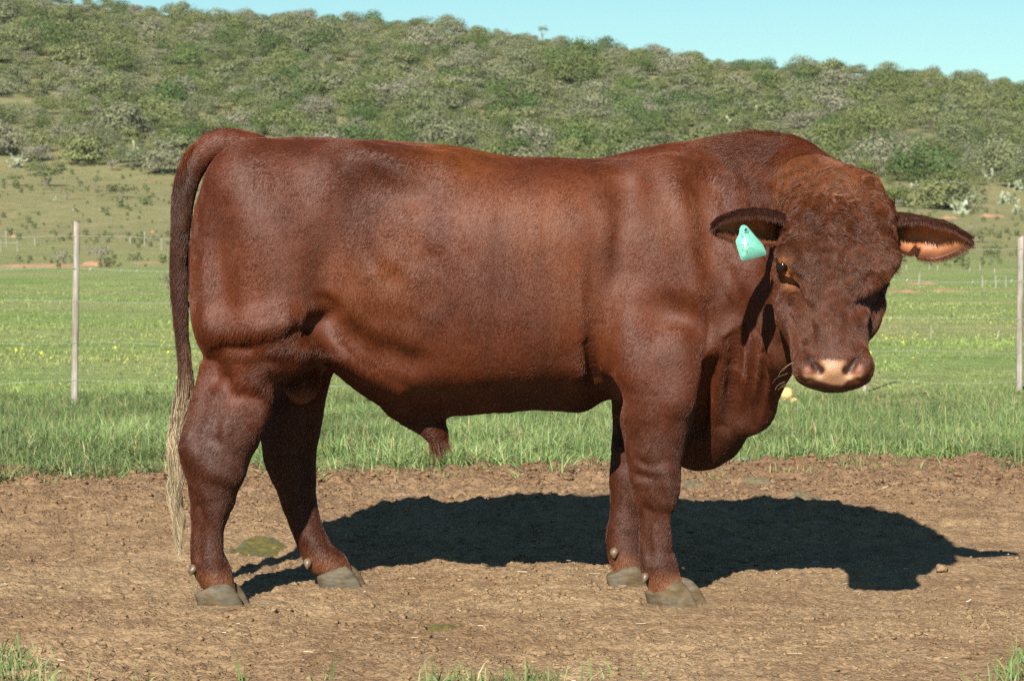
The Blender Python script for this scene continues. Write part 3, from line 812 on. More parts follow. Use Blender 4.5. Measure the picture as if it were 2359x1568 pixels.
# nostrils: comma-shaped pits, and the line of the mouth
chain([(B(1861, 817, -.945), .006), (B(1874, 836, -.950), .013), (B(1888, 851, -.948), .018)], .010, sub=True)
chain([(B(1975, 817, -.938), .006), (B(1965, 836, -.948), .014), (B(1950, 852, -.948), .019)], .010, sub=True)
chain([(B(1850, 868, -.93), .005), (B(1885, 884, -.955), .005), (B(1920, 889, -.96), .005), (B(1955, 884, -.955), .005), (B(1990, 866, -.93), .005)], .008, sub=True)

# --- tail (its core; the long hair comes later)
TAIL = [(590, 338, 0, .045), (530, 330, 0, .050), (480, 345, 0, .047), (446, 385, -.01, .040), (427, 440, -.02, .034), (418, 520, -.03, .028),
        (415, 620, -.035, .025), (418, 720, -.04, .0235), (423, 800, -.04, .021), (426, 870, -.045, .018), (422, 940, -.05, .012)]
chain([(B(a, b, c), r) for a, b, c, r in TAIL], .02)

# --- muscles, hollows and creases of the hide on the side that shows
ell(B(935, 425, -.385), (.10, .045, .055), .07, sub=True, roty=-.35)           # hollow before the hip
relief([(830, 372, .6), (880, 388), (950, 398, .7), (1010, 398, .3)], .05, .010, .06)        # edge of the loin over it
relief([(850, 420, .5), (800, 520), (755, 640), (720, 720, 1.3)], .05, -.013, .09)           # front edge of the thigh
relief([(512, 480, .4), (498, 600), (505, 720), (530, 785, .7)], .035, -.008, .07)           # hamstring
relief([(560, 420, .3), (620, 560), (650, 680), (650, 740)], .09, .010, .10)
relief([(700, 754), (720, 742), (746, 726)], .042, -.045, .045)                # pit of the flank
relief([(660, 735, .8), (700, 712), (745, 700, .6)], .030, .012, .03)
relief([(728, 788), (790, 822), (850, 858), (920, 890, .5)], .022, .008, .03)      # fold of the flank running on to the belly
relief([(770, 765, .5), (850, 815), (940, 850, .4)], .035, -.007, .06)
relief([(500, 762, .6), (560, 768), (620, 762), (660, 748)], .045, .012, .05)  # lower rim of the thigh, and the crease under it
relief([(690, 768, .6), (655, 790), (610, 796, .7), (560, 806), (515, 806), (494, 830, .8), (490, 868, .4)], .024, -.012, .03)
relief([(484, 850), (470, 920), (452, 985), (440, 1030)], .030, .012, .03)     # tendon above the hock
relief([(520, 880, .5), (506, 950), (488, 1010, .6)], .022, -.013, .03)
relief([(600, 850), (585, 920), (556, 1000)], .045, .008, .05)
relief([(465, 1055, .6), (500, 1080), (528, 1090, .5)], .030, .006, .04)               # bones of the hock
relief([(500, 1170, .6), (495, 1240), (492, 1290, .5)], .020, .006, .02)       # tendon of the cannon
relief([(455, 1170, .6), (455, 1240), (452, 1285, .5)], .014, -.005, .02)
relief([(1448, 420, .4), (1440, 540), (1418, 680), (1395, 800), (1402, 900), (1414, 975)], .040, -.016, .07)   # behind the shoulder and elbow
relief([(1355, 800, .4), (1372, 880), (1392, 950)], .016, -.008, .03)
relief([(1535, 400, .3), (1562, 500), (1585, 610), (1605, 690)], .05, .012, .07)             # ridge of the shoulder blade
relief([(1480, 715, .4), (1540, 722), (1600, 735), (1640, 760, .5)], .035, -.012, .06)       # under the shoulder
relief([(1455, 700, .6), (1450, 780), (1462, 850, .7)], .055, .012, .07)                     # triceps
relief([(1560, 790), (1575, 850), (1560, 920, .6)], .040, .009, .05)
relief([(1622, 420, .5), (1640, 520), (1655, 640), (1665, 720, .4)], .030, -.010, .06)       # shoulder to neck
relief([(1690, 440, .4), (1715, 540), (1725, 640, .5)], .030, -.008, .05)
relief([(1640, 840), (1624, 900), (1606, 985)], .022, -.022, .035)             # foreleg from brisket
for k_, x_ in enumerate((1660, 1690, 1722, 1752)):                             # hanging folds of the dewlap
    relief([(x_ + 14, 770, .4), (x_ + 4, 850), (x_ - 8, 930, .8), (x_ - 20, 985, .4)], .013, -.010 if k_ % 2 else .009, .02)
relief([(1463, 1060), (1505, 1074), (1556, 1066)], .012, -.0015, .015)          # wrinkles above the knee
relief([(1458, 1092, .6), (1510, 1100), (1560, 1090)], .010, -.0012, .012)
relief([(1530, 1085), (1540, 1120), (1534, 1155)], .030, .009, .03)            # knee
relief([(1490, 1180), (1488, 1240), (1492, 1285)], .014, -.006, .02)
relief([(1530, 1190), (1532, 1250)], .016, .005, .02)
# --- face: brows, sockets, bridge of the nose, cheek, nostril wings
relief([(1806, 590), (1832, 612), (1858, 652), (1880, 690, .5)], .020, .008, .025)
relief([(2050, 606), (2022, 634), (1990, 676), (1966, 700, .5)], .020, .010, .025)
relief([(1815, 652), (1836, 672), (1860, 694), (1884, 708, .4)], .016, -.017, .022)
relief([(2042, 660), (2014, 686), (1984, 704), (1956, 714, .4)], .022, -.026, .028)
relief([(2030, 700), (2018, 745), (2010, 790, .7)], .030, -.020, .035)
relief([(1812, 705, .6), (1826, 750), (1842, 800, .6)], .018, -.008, .022)
relief([(1832, 690), (1846, 730), (1856, 775, .6)], .014, .005, .02)
relief([(1872, 720, .5), (1876, 765), (1872, 800, .6)], .018, -.005, .025)
relief([(1905, 690), (1912, 740), (1916, 790)], .05, .006, .05)
relief([(1852, 812), (1846, 836), (1856, 858)], .014, .007, .015)
relief([(1988, 812), (1993, 836), (1982, 858)], .014, .007, .015)
relief([(1898, 845), (1918, 850), (1938, 845)], .02, .004, .02)
EYE = surf_depth(1803, 613)
relief([(1792, 607), (1802, 598), (1815, 604), (1822, 618)], .008, .006, .008)
relief([(1792, 622), (1803, 629), (1816, 628)], .007, .004, .008)
ell(W(1803, 613, EYE), (.017, .016, .014), .006, sub=True)

def surface_nets(F, gx, gy, gz):
    S = F < 0
    c = S[:-1, :-1, :-1].astype(np.int8)
    tot = np.zeros_like(c)
    for i in (0, 1):
        for j in (0, 1):
            for k in (0, 1):
                tot += S[i:S.shape[0] - 1 + i, j:S.shape[1] - 1 + j, k:S.shape[2] - 1 + k]
    act = (tot > 0) & (tot < 8)
    idx = np.argwhere(act)
    vid = np.full(act.shape, -1, dtype=np.int32)
    vid[act] = np.arange(len(idx))
    ii, jj, kk = idx.T
    corner = {}
    for i in (0, 1):
        for j in (0, 1):
            for k in (0, 1):
                corner[i, j, k] = F[ii + i, jj + j, kk + k]
    acc = np.zeros((len(idx), 3)); cnt = np.zeros(len(idx))
    G = (gx, gy, gz)
    for a in range(3):
        for u in (0, 1):
            for v in (0, 1):
                o = [0, 0, 0]; o[(a + 1) % 3] = u; o[(a + 2) % 3] = v
                o1 = list(o); o1[a] = 1
                f0, f1 = corner[tuple(o)], corner[tuple(o1)]
                m = (f0 < 0) != (f1 < 0)
                t = np.where(m, f0 / np.where(m, f0 - f1, 1), 0)
                p = np.empty((len(idx), 3))
                for b in range(3):
                    g = G[b]; n = idx[:, b]
                    p[:, b] = g[n] + (g[n + 1] - g[n]) * t if b == a else g[n + o[b]]
                acc[m] += p[m]; cnt[m] += 1
    V = acc / cnt[:, None]
    quads = []
    for a in range(3):
        b, c_ = (a + 1) % 3, (a + 2) % 3
        sa = [slice(None)] * 3; sb = [slice(None)] * 3
        sa[a] = slice(0, -1); sb[a] = slice(1, None)
        s0, s1 = S[tuple(sa)], S[tuple(sb)]
        E = np.argwhere(s0 != s1)
        keep = (E[:, b] > 0) & (E[:, c_] > 0) & (E[:, b] < S.shape[b] - 1) & (E[:, c_] < S.shape[c_] - 1)
        E = E[keep]
        flip = s0[tuple(E.T)]
        def cell(db, dc):
            q = E.copy(); q[:, b] += db; q[:, c_] += dc
            return vid[tuple(q.T)]
        q = np.stack([cell(-1, -1), cell(0, -1), cell(0, 0), cell(-1, 0)], 1)
        q[~flip] = q[~flip][:, ::-1]
        quads.append(q)
    return V, np.concatenate(quads)

BV, BQ = surface_nets(FLD, GX, GY, GZ)
del FLD
# keep the largest connected piece and smooth a little
e = np.concatenate([BQ[:, [0, 1]], BQ[:, [1, 2]], BQ[:, [2, 3]], BQ[:, [3, 0]]])
def laplace(V, lam, mask=None):
    n = len(V)
    cnt = np.bincount(e[:, 0], minlength=n) + np.bincount(e[:, 1], minlength=n)
    out = np.empty_like(V)
    for a in range(3):
        out[:, a] = (np.bincount(e[:, 0], weights=V[e[:, 1], a], minlength=n) + np.bincount(e[:, 1], weights=V[e[:, 0], a], minlength=n)) / np.maximum(cnt, 1)
    d = (out - V) * lam
    if mask is not None: d *= mask[:, None]
    return V + d
for _ in range(3):
    BV = laplace(BV, .5); BV = laplace(BV, -.3)

def vnormals(V, Qd):
    n = np.cross(V[Qd[:, 2]] - V[Qd[:, 0]], V[Qd[:, 3]] - V[Qd[:, 1]])
    out = np.zeros_like(V)
    for c in range(4):
        for a in range(3):
            out[:, a] += np.bincount(Qd[:, c], weights=n[:, a], minlength=len(V))
    return out / (np.linalg.norm(out, axis=1)[:, None] + 1e-12)

# projected position of a body point in the 2358-wide frame (used to place regional detail of the hide on the modelled animal)
def proj(V):
    c, s = math.cos(PITCH), math.sin(PITCH)
    y = V[:, 1]; z = V[:, 2] - CAM_H
    f = y * c - z * s; up = y * s + z * c
    return 1179 + F_PX * V[:, 0] / f, 784 - F_PX * up / f
# --- fine relief of the hide: folds over the ribs, wrinkles of the neck and legs, curls of the forehead
BN = vnormals(BV, BQ)
px, py = proj(BV)
def box(x, a, b, c, d): return sstep(a, b, x) * sstep(d, c, x)
Yc = BV[:, 1] - 8.75
near = sstep(.15, -.10, Yc)
headm = sstep(1770, 1800, px) * sstep(-.35, -.50, Yc)
rib = box(px, 1020, 1120, 1370, 1450) * box(py, 420, 540, 860, 930) * near
neckm = box(px, 1590, 1650, 1790, 1830) * box(py, 330, 420, 820, 900) * (1 - headm)
legm = sstep(880, 980, py) * (1 - headm)
flank = box(px, 760, 860, 1050, 1120) * box(py, 500, 580, 800, 880) * near
eyem = 1 - np.exp(-(((px - 1808) / 34) ** 2 + ((py - 622) / 36) ** 2))
topk = headm * box(py, 380, 420, 700, 760) * eyem
lowk = headm * box(py, 640, 700, 790, 815)
def st(sx, sy, sz): return BV * np.array([sx, sy, sz])
disp = .0070 * rib * noise3(st(22, 4, 2.2), 1, 1)
disp += .0030 * rib * noise3(st(45, 6, 4), 1, 4)
disp += .009 * neckm * noise3(st(17, 6, 6), 1, 2) + .005 * neckm * noise3(st(30, 18, 16), 1, 3)
disp += .005 * flank * noise3(st(16, 8, 16), 1, 5)
disp += .0030 * legm * noise3(st(14, 10, 14), 1, 6) + .0014 * legm * noise3(st(34, 22, 34), 1, 7)
disp += .0040 * topk * noise3(st(24, 20, 24), 1, 8) + .0028 * topk * noise3(st(60, 50, 60), 1, 9)
disp += .0022 * lowk * noise3(st(30, 20, 34), 1, 10)
curlz = eyem * headm * box(py, 415, 470, 620, 700) * (.28 + .72 * np.exp(-(((px - 1950) / 45) ** 2 + ((py - 490) / 65) ** 2)))
wv = BV + .018 * np.stack([noise3(BV, 22, 101), noise3(BV, 22, 102), noise3(BV, 22, 103)], 1)
disp -= .011 * curlz * sstep(.72, .98, 1 - np.abs(noise3(wv, 24, 104))) + .007 * curlz * sstep(.75, .98, 1 - np.abs(noise3(wv, 46, 105)))
disp -= .006 * neckm * sstep(.75, .98, 1 - np.abs(noise3(wv * np.array([16, 8, 6]), 1, 106)))
disp += .006 * noise3(BV, 5, 12) * (1 - headm)
disp += .010 * box(px, 470, 520, 620, 680) * box(py, 790, 830, 960, 1120) * near * noise3(st(20, 10, 20), 1, 14)
ridge = box(px, 380, 430, 560, 600)
BV = BV + BN * disp[:, None]
BN = vnormals(BV, BQ)
px, py = proj(BV)
Yc = BV[:, 1] - 8.75

# --- colour of the hide at every point (its markings, plus shade painted into the nostrils)
def hide_colour(P, px, py):
    Yc = P[:, 1] - 8.75
    head = sstep(1770, 1800, px) * sstep(-.35, -.50, Yc)
    n1 = fbm(P, 4, 4, 21); n2 = fbm(P, 16, 3, 33)
    c = np.array([.073, .0170, .0050])[None, :] * np.ones((len(P), 1))
    c = c * (1 + .16 * n1 + .14 * n2)[:, None]
    red = np.array([.122, .033, .0068])
    w = np.clip(.42 + .9 * fbm(P * np.array([1.6, 1, .8]), 2.3, 4, 41), 0, 1) * box(py, 290, 330, 620, 860) * sstep(1700, 1560, px) * (.35 + .65 * sstep(620, 850, px))
    c = c + (red - c) * (w * .8)[:, None]
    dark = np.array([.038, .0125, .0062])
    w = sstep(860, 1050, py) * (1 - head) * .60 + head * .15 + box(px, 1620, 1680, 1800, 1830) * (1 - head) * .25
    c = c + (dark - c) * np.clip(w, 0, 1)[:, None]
    w = sstep(470, 440, px) * sstep(340, 420, py) * (np.abs(Yc) < .09)
    c = c + (np.array([.042, .0165, .0090]) - c) * (w * .8)[:, None]
    w = head * sstep(520, 400, py) * .8                                        # lighter, more orange top of the head
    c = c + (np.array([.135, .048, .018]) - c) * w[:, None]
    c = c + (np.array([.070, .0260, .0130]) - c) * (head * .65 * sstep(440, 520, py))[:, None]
    w = np.exp(-(((px - 1813 - (py - 632) * .35) / 13) ** 2 + ((py - 632) / 26) ** 2)) * head + .6 * np.exp(-(((px - 1806) / 20) ** 2 + ((py - 594) / 8) ** 2)) * head      # tan rims of the eyes
    c = c + (np.array([.33, .125, .042]) - c) * np.clip(w * 1.1, 0, 1)[:, None]
    w = np.exp(-(((px - 2040) / 18) ** 2 + ((py - 632) / 26) ** 2)) * head
    c = c + (np.array([.15, .055, .02]) - c) * np.clip(w * .7, 0, 1)[:, None]
    m = np.clip(1.25 - np.maximum(((px - 1919) / 71) ** 2 + ((py - 854 - 8 * noise3(P, 40, 3)) / 30) ** 2, 0), 0, 1)
    front = sstep(-.84, -.88, Yc) * head
    skin = np.array([.16, .056, .028]) + (np.array([.35, .195, .108]) - np.array([.16, .056, .028])) * (sstep(50, 26, np.abs(px - 1919)) * sstep(822, 842, py) + sstep(858, 866, py) * .8)[:, None].clip(0, 1)
    w = sstep(.12, .45, m) * front
    c = c + (skin - c) * w[:, None]
    w = sstep(885, 892, py) * front                                             # dark hair of the chin
    c = c + (np.array([.05, .02, .012]) - c) * w[:, None]
    for pts in (((1862, 818), (1874, 836), (1889, 852)), ((1975, 818), (1965, 836), (1949, 853))):  # nostril pits: the shade inside them painted dark into the colour
        d = np.full(len(P), 1e9)
        for (ax, ay), (bx, by) in zip(pts[:-1], pts[1:]):
            t = np.clip(((px - ax) * (bx - ax) + (py - ay) * (by - ay)) / ((bx - ax) ** 2 + (by - ay) ** 2), 0, 1)
            d = np.minimum(d, np.hypot(px - ax - t * (bx - ax), py - ay - t * (by - ay)) - 4 - 5.5 * sstep(815, 850, py))
        w = sstep(5, -3, d) * front
        c = c + (np.array([.035, .012, .008]) - c) * w[:, None]
    w = sstep(880, 925, py) * box(px, 640, 655, 740, 752) * sstep(.10, .06, np.abs(Yc + .02)) * sstep(960, 940, py)      # bare skin of the scrotum
    c = c + (np.array([.20, .085, .04]) - c) * w[:, None]
    w = sstep(.125, .06, P[:, 2]) * .75                                           # paler hair at the coronets
    c = c + (np.array([.19, .075, .035]) - c) * w[:, None]
    return np.clip(c, .004, 1), m * front

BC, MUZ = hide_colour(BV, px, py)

m_hide, t, b = new_mat("hide")
a = N(t, "ShaderNodeAttribute", attribute_name="col")
tc = N(t, "ShaderNodeTexCoord")
n1 = noise_node(t, 260, 3, .6, tc.outputs['Object'])
r1 = ramp(t, [(.3, (.72, .72, .72)), (.75, (1.2, 1.2, 1.2))]); t.links.new(n1.outputs[0], r1.inputs[0])
t.links.new(mixc(t, a.outputs['Color'], r1.outputs[0], 1.0, 'MULTIPLY'), b.inputs['Base Color'])
wt = N(t, "ShaderNodeAttribute", attribute_name="wet")
mrw = N(t, "ShaderNodeMapRange"); mrw.inputs['To Min'].default_value = .55; mrw.inputs['To Max'].default_value = .34; t.links.new(wt.outputs['Fac'], mrw.inputs['Value']); t.links.new(mrw.outputs[0], b.inputs['Roughness'])
b.inputs['Specular IOR Level'].default_value = .4
bump(t, n1.outputs[0], .5, .004, b)

bull = empty("bull", (0, 8.75, 0))
tag(bull, "massive red-brown bull on the bare dirt, head turned to the viewer, green ear tag", "bull")
def to_bull(o):
    o.parent = bull; o.location = (0, -8.75, 0); return o
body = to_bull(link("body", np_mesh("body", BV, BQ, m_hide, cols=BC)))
body.data.attributes.new("wet", 'FLOAT', 'POINT').data.foreach_set('value', sstep(.2, .6, MUZ).astype(np.float32))

# --- coat: short hair combed along the hide
m_coat, t, b = new_mat("coat")
a = N(t, "ShaderNodeAttribute", attribute_name="hcol")
hi = N(t, "ShaderNodeHairInfo")
mr = N(t, "ShaderNodeMapRange"); mr.inputs['To Min'].default_value = .82; mr.inputs['To Max'].default_value = 1.2
t.links.new(hi.outputs['Random'], mr.inputs['Value'])
t.links.new(mixc(t, a.outputs['Color'], mr.outputs[0], 1.0, 'MULTIPLY'), b.inputs['Base Color'])
b.inputs['Roughness'].default_value = .38
b.inputs['Specular IOR Level'].default_value = .28

def hair_object(name, pts, radii, cols, mat, parent=None):
    """pts (n,k,3); radii (k,) or (n,k); cols (n,3)"""
    n, k, _ = pts.shape
    cu = bpy.data.hair_curves.new(name)
    cu.add_curves([k] * n)
    cu.attributes['position'].data.foreach_set('vector', pts.astype(np.float32).ravel())
    r = np.broadcast_to(radii, (n, k)).astype(np.float32)
    ra = cu.attributes.get('radius') or cu.attributes.new('radius', 'FLOAT', 'POINT')
    ra.data.foreach_set('value', np.ascontiguousarray(r).ravel())
    ca = cu.attributes.new('hcol', 'FLOAT_COLOR', 'CURVE')
    c4 = np.ones((n, 4), dtype=np.float32); c4[:, :3] = cols
    ca.data.foreach_set('color', c4.ravel())
    cu.materials.append(mat)
    return link(name, cu, parent)

def sample_surface(V, Qd, n, weight, rng):
    """n random points on the quads, chance in proportion to area * weight (per face)"""
    v0, v1, v2, v3 = [V[Qd[:, i]] for i in range(4)]
    ar = np.linalg.norm(np.cross(v2 - v0, v3 - v1), axis=1) * .5 * weight
    f = np.searchsorted(np.cumsum(ar) / ar.sum(), rng.random(n)).clip(0, len(Qd) - 1)
    u, v = rng.random((2, n, 1))
    wts = [(1 - u) * (1 - v), u * (1 - v), u * v, (1 - u) * v]
    return f, wts

def coat(n):
    rng = np.random.default_rng(5)
    V, Qd = BV, BQ
    fn = (BN[Qd[:, 0]] + BN[Qd[:, 2]]); fn /= np.linalg.norm(fn, axis=1)[:, None] + 1e-9
    fc = V[Qd].mean(1)
    view = np.array([0, 0, CAM_H]) - fc; view /= np.linalg.norm(view, axis=1)[:, None]
    facing = (fn * view).sum(1)
    w = np.where(facing > -.35, 1.0, .10)
    fpx, fpy = proj(fc)
    w *= 1 + 1.2 * (headq(fc, fpx))
    w *= 1 + 1.5 * ((fpx > 1600) & (fpx < 1925) & (fpy < 370)) + 1.0 * ((fpx < 470) & (fpy < 860))
    w *= 1 - np.clip(MUZ[Qd[:, 0]] * 3, 0, .995)
    w *= np.where(fc[:, 2] < .042 + .010 * noise3(fc, 60, 5), 0, 1)
    w *= 1 - .97 * np.exp(-(((fpx - 1804) / 18) ** 2 + ((fpy - 616) / 17) ** 2) ** 2) * (fc[:, 1] < 8.2)
    f, wt = sample_surface(V, Qd, n, w, rng)
    P = sum(w_ * V[Qd[f, i]] for i, w_ in enumerate(wt))
    Nn = sum(w_ * BN[Qd[f, i]] for i, w_ in enumerate(wt)); Nn /= np.linalg.norm(Nn, axis=1)[:, None] + 1e-9
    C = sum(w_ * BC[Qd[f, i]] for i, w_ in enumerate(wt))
    px, py = proj(P); Yc = P[:, 1] - 8.75
    head = headq(P, px)
    back = sstep(480, 330, py) * (1 - head)
    belly = sstep(860, 950, py) * box(px, 760, 850, 1400, 1430)
    tail = ((px < 455) & (py < 960) & (py > 330) & (px < 430 + np.clip((360 - py) * .8, 0, 60))) * 1.0
    crest = box(px, 1540, 1760, 1870, 1935) * sstep(390, 318, py) * (1 - sstep(.3, .5, head) * (py > 380))
    rump = sstep(1000, 700, px) * (1 - tail)
    d = np.zeros_like(P)
    d[:, 0] = -.35 - .5 * back - .5 * belly - .35 * rump
    d[:, 2] = -1.0 + .65 * back + .6 * belly
    d[:, 1] = -.15
    hx_, hz_ = px - 1935, py - 500                                   # whorl of the forehead
    d[:, 0] = np.where(head > .5, .35 * hx_ / 130, d[:, 0]); d[:, 2] = np.where(head > .5, -hz_ / 110 - .25, d[:, 2])
    d[:, 0] = np.where(tail > .5, 0, d[:, 0]); d[:, 2] = np.where(tail > .5, -1, d[:, 2])
    d[:, 2] = d[:, 2] * (1 - crest) + crest * .9; d[:, 0] = d[:, 0] * (1 - crest) + crest * np.interp(px, [1560, 1700, 1800, 1900], [-1.3, -.7, -.1, .45])
    d -= Nn * (d * Nn).sum(1)[:, None]
    d /= np.linalg.norm(d, axis=1)[:, None] + 1e-6
    side = np.cross(Nn, d)
    curl = head * box(py, 380, 400, 520, 720) * (1 - .8 * np.exp(-(((px - 1808) / 40) ** 2 + ((py - 622) / 40) ** 2)))
    ang = .45 * fbm(P, 9, 2, 51) + .28 * noise3(P, 38, 52) + rng.normal(0, .20, n) + curl * 1.7 * noise3(P, 30, 53) + .8 * head * noise3(P, 22, 54)
    d = d * np.cos(ang)[:, None] + side * np.sin(ang)[:, None]
    L = .0115 + .002 * fbm(P, 6, 2, 61)
    L += .002 * sstep(880, 980, py) * (1 - head) + .004 * belly + .009 * head * box(py, 370, 400, 620, 800) + .024 * tail + .008 * rump * sstep(700, 800, py) * sstep(960, 900, py)
    L += .010 * box(px, 1600, 1700, 1900, 1930) * sstep(520, 400, py) + .042 * crest * rng.random(n)
    thighrim = box(px, 470, 500, 690, 740) * box(py, 735, 765, 800, 830) * near_(Yc)
    L += .011 * thighrim
    L *= rng.uniform(.65, 1.25, n)
    L *= 1 - .6 * sstep(820, 860, py) * head
    L *= 1 - .6 * np.exp(-(((px - 1808) / 32) ** 2 + ((py - 620) / 34) ** 2)) * head
    lift = .10 + .05 * noise3(P, 55, 71) + .06 * noise3(P, 14, 72) + rng.normal(0, .03, n)
    lift = lift + .10 * head + .06 * sstep(1600, 1680, px) * sstep(600, 450, py)
    lift = np.clip(lift, .025, .9) + .30 * curl * np.abs(noise3(P, 40, 73)) + .75 * crest + .16 * tail + .03 * sstep(900, 1000, py) + .16 * thighrim
    c_, s_ = np.cos(lift)[:, None], np.sin(lift)[:, None]
    L = L[:, None]
    p0 = P - Nn * .0006
    p1 = P + (d * c_ + Nn * s_) * L * .35
    bend = (Nn * s_ * .55 + d * c_)
    cs = side * (curl * 1.1 * noise3(P, 30, 81))[:, None]
    p2 = p1 + (bend + cs) * L * .35
    p3 = p2 + (d * c_ + Nn * s_ * .1 + cs * 1.8 + np.array([0, 0, -.15]) * (1 - crest[:, None])) * L * .30
    pts = np.stack([p0, p1, p2, p3], 1)
    rad_ = np.array([.00044, .00040, .00030, .00008])[None, :] * rng.uniform(.8, 1.2, (n, 1))
    C = C * (1 + .12 * noise3(P, 45, 91) + .10 * noise3(P, 120, 92))[:, None]
    C = C * (1 + .20 * noise3(P * np.array([15, 6, 3.2]), 1, 93) * box(px, 560, 800, 1600, 1700))[:, None]
    ginger = sstep(.7, .95, rng.random(n))[:, None] * .30
    C = C * (1 - ginger) + C * np.array([1.7, 1.5, 1.25]) * ginger
    return pts, rad_, np.clip(C, .003, 1)

def near_(y): return sstep(.15, -.10, y)
def headq(P, px): return sstep(1770, 1800, px) * sstep(-.35, -.50, P[:, 1] - 8.75)
pts, rr, cc = coat(560000)
coat_o = to_bull(hair_object("coat", pts, rr, cc, m_coat))

# --- long hair: tail switch, tuft of the sheath, whiskers and lashes
def path_at(tab, u):
    tab = np.array(tab, float); k = np.arange(len(tab))
    q = np.clip(u, 0, 1) * (len(tab) - 1)
    return np.stack([smooth_interp(q, k, tab[:, a]) for a in range(tab.shape[1])], -1)
rng = np.random.default_rng(9)
SW = [tuple(B(x, y, -.045 - .0 * i)) + (w,) for i, (x, y, w) in enumerate([(423, 780, .021), (427, 860, .028), (424, 930, .037), (411, 1010, .035), (408, 1080, .032), (402, 1140, .030), (411, 1200, .021), (409, 1250, .011), (414, 1285, .003)])]
n, k = 9000, 9
u0 = rng.random(n) ** 1.1 * .42
u1 = np.clip(u0 + rng.uniform(.18, .75, n), 0, 1) * rng.uniform(.8, 1.0, n)
u1 = np.maximum(u1, u0 + .12)
ring = rng.uniform(0, 2 * math.pi, n); rr_ = np.sqrt(rng.random(n))
lock = rng.integers(0, 14, n); la = rng.uniform(0, 2 * math.pi, 22); lr = rng.uniform(.3, 1, 22)
pts = np.zeros((n, k, 3))
for i in range(k):
    u = u0 + (u1 - u0) * i / (k - 1)
    q = path_at(SW, u)
    s_ = i / (k - 1)
    ox = np.cos(ring) * rr_ * (1 - .82 * s_) + np.cos(la[lock]) * lr[lock] * .75 * s_
    oy = np.sin(ring) * rr_ * (1 - .82 * s_) + np.sin(la[lock]) * lr[lock] * .75 * s_
    wob = (.008 * np.sin(u * 19 + la[lock] * 2) + .003 * np.sin(u * 47 + la[lock] * 5)) * sstep(0, .4, u)
    pts[:, i, 0] = q[:, 0] + ox * q[:, 3] * .85 + wob + rng.normal(0, .0006, n)
    pts[:, i, 1] = q[:, 1] + oy * q[:, 3] * .8
    pts[:, i, 2] = q[:, 2]
brown = np.array([.060, .024, .014]); blond = np.array([.46, .38, .25]); straw = np.array([.26, .19, .10])
f = sstep(.06, .42, u0 + rng.normal(0, .12, n))[:, None]
cc = brown + (blond * (1 - .5 * rng.random((n, 1))) + straw * .5 * rng.random((n, 1)) - brown) * f
cc *= (rng.uniform(.75, 1.12, n) * (.62 + .5 * rng.random(22)[lock]))[:, None]
tail_hair = to_bull(hair_object("tail_switch", pts, np.linspace(.00065, .0003, k), cc, m_coat))
tag(tail_hair, "long straw-blond tip of the tail hanging beside the hind leg")

def tufts(name, specs):
    P_, R_, C_ = [], [], []
    for root, direction, L, n, spread, r, col in specs:
        root = np.asarray(root); dr = np.asarray(direction, float); dr /= np.linalg.norm(dr)
        for _ in range(n):
            d = dr + rng.normal(0, spread, 3); l = L * rng.uniform(.5, 1.1)
            s0 = root + rng.normal(0, 1, 3) * np.array([.010, .010, .006]) * (1 if L > .035 else .6)
            g = np.array([0, 0, -.25 * l])
            P_.append([s0, s0 + d * l * .5, s0 + d * l * .85 + g * .3, s0 + d * l * 1.05 + g])
            R_.append(np.array([1, .8, .5, .2]) * r); C_.append(np.array(col) * rng.uniform(.7, 1.3))
    return hair_object(name, np.array(P_), np.array(R_), np.array(C_), m_coat)
sp = [(B(1003, 1020, -.0), (0.15, 0, -1), .038, 260, .28, .0005, (.085, .03, .014)), (B(1018, 1014, -.01), (.5, 0, -1), .035, 120, .25, .0006, (.07, .024, .012))]
for dx in range(470, 545, 6):                                         # stiff hairs on the tail head
    sp.append((B(dx, 300 + max(0, 500 - dx) * .42 + 4, -.01), (-.5, -.1, .8), .022, 10, .25, .0006, (.05, .018, .012)))
for k_ in range(24):                                                   # whiskers
    sx = rng.choice([-1, 1])
    sp.append((B(1918 + sx * rng.uniform(70, 92), rng.uniform(840, 885), -.90), (sx * .9, -.6, -.35), .05, 1, .2, .0004, (.30, .22, .14)))
for dx, dy, Y, sx in ((1795, 598, -.80, -1), (2052, 622, -.79, 1)):    # lashes
    sp.append((B(dx, dy, Y), (sx * .7, -.6, -.1), .022, 40, .3, .0006, (.02, .010, .008)))
to_bull(tufts("long_hair", sp))

# --- eyes
m_eye, t, b = new_mat("eye_wet")
b.inputs['Base Color'].default_value = (.008, .005, .004, 1); b.inputs['Roughness'].default_value = .06
def uv_ball(c, r, nu=20, nv=12):
    v = []; f = []
    for j in range(nv + 1):
        th = math.pi * j / nv
        for i in range(nu):
            ph = 2 * math.pi * i / nu
            v.append((c[0] + r[0] * math.sin(th) * math.cos(ph), c[1] + r[1] * math.sin(th) * math.sin(ph), c[2] + r[2] * math.cos(th)))
    for j in range(nv):
        for i in range(nu): f.append((j * nu + i, (j + 1) * nu + i, (j + 1) * nu + (i + 1) % nu, j * nu + (i + 1) % nu))
    return np.array(v), np.array(f)
for c in (W(1803, 613, EYE + .010), B(2036, 640, -.730)):
    v, f = uv_ball(c, (.0205, .0205, .0185))
    to_bull(link("eye", np_mesh("eye", v, f, m_eye)))

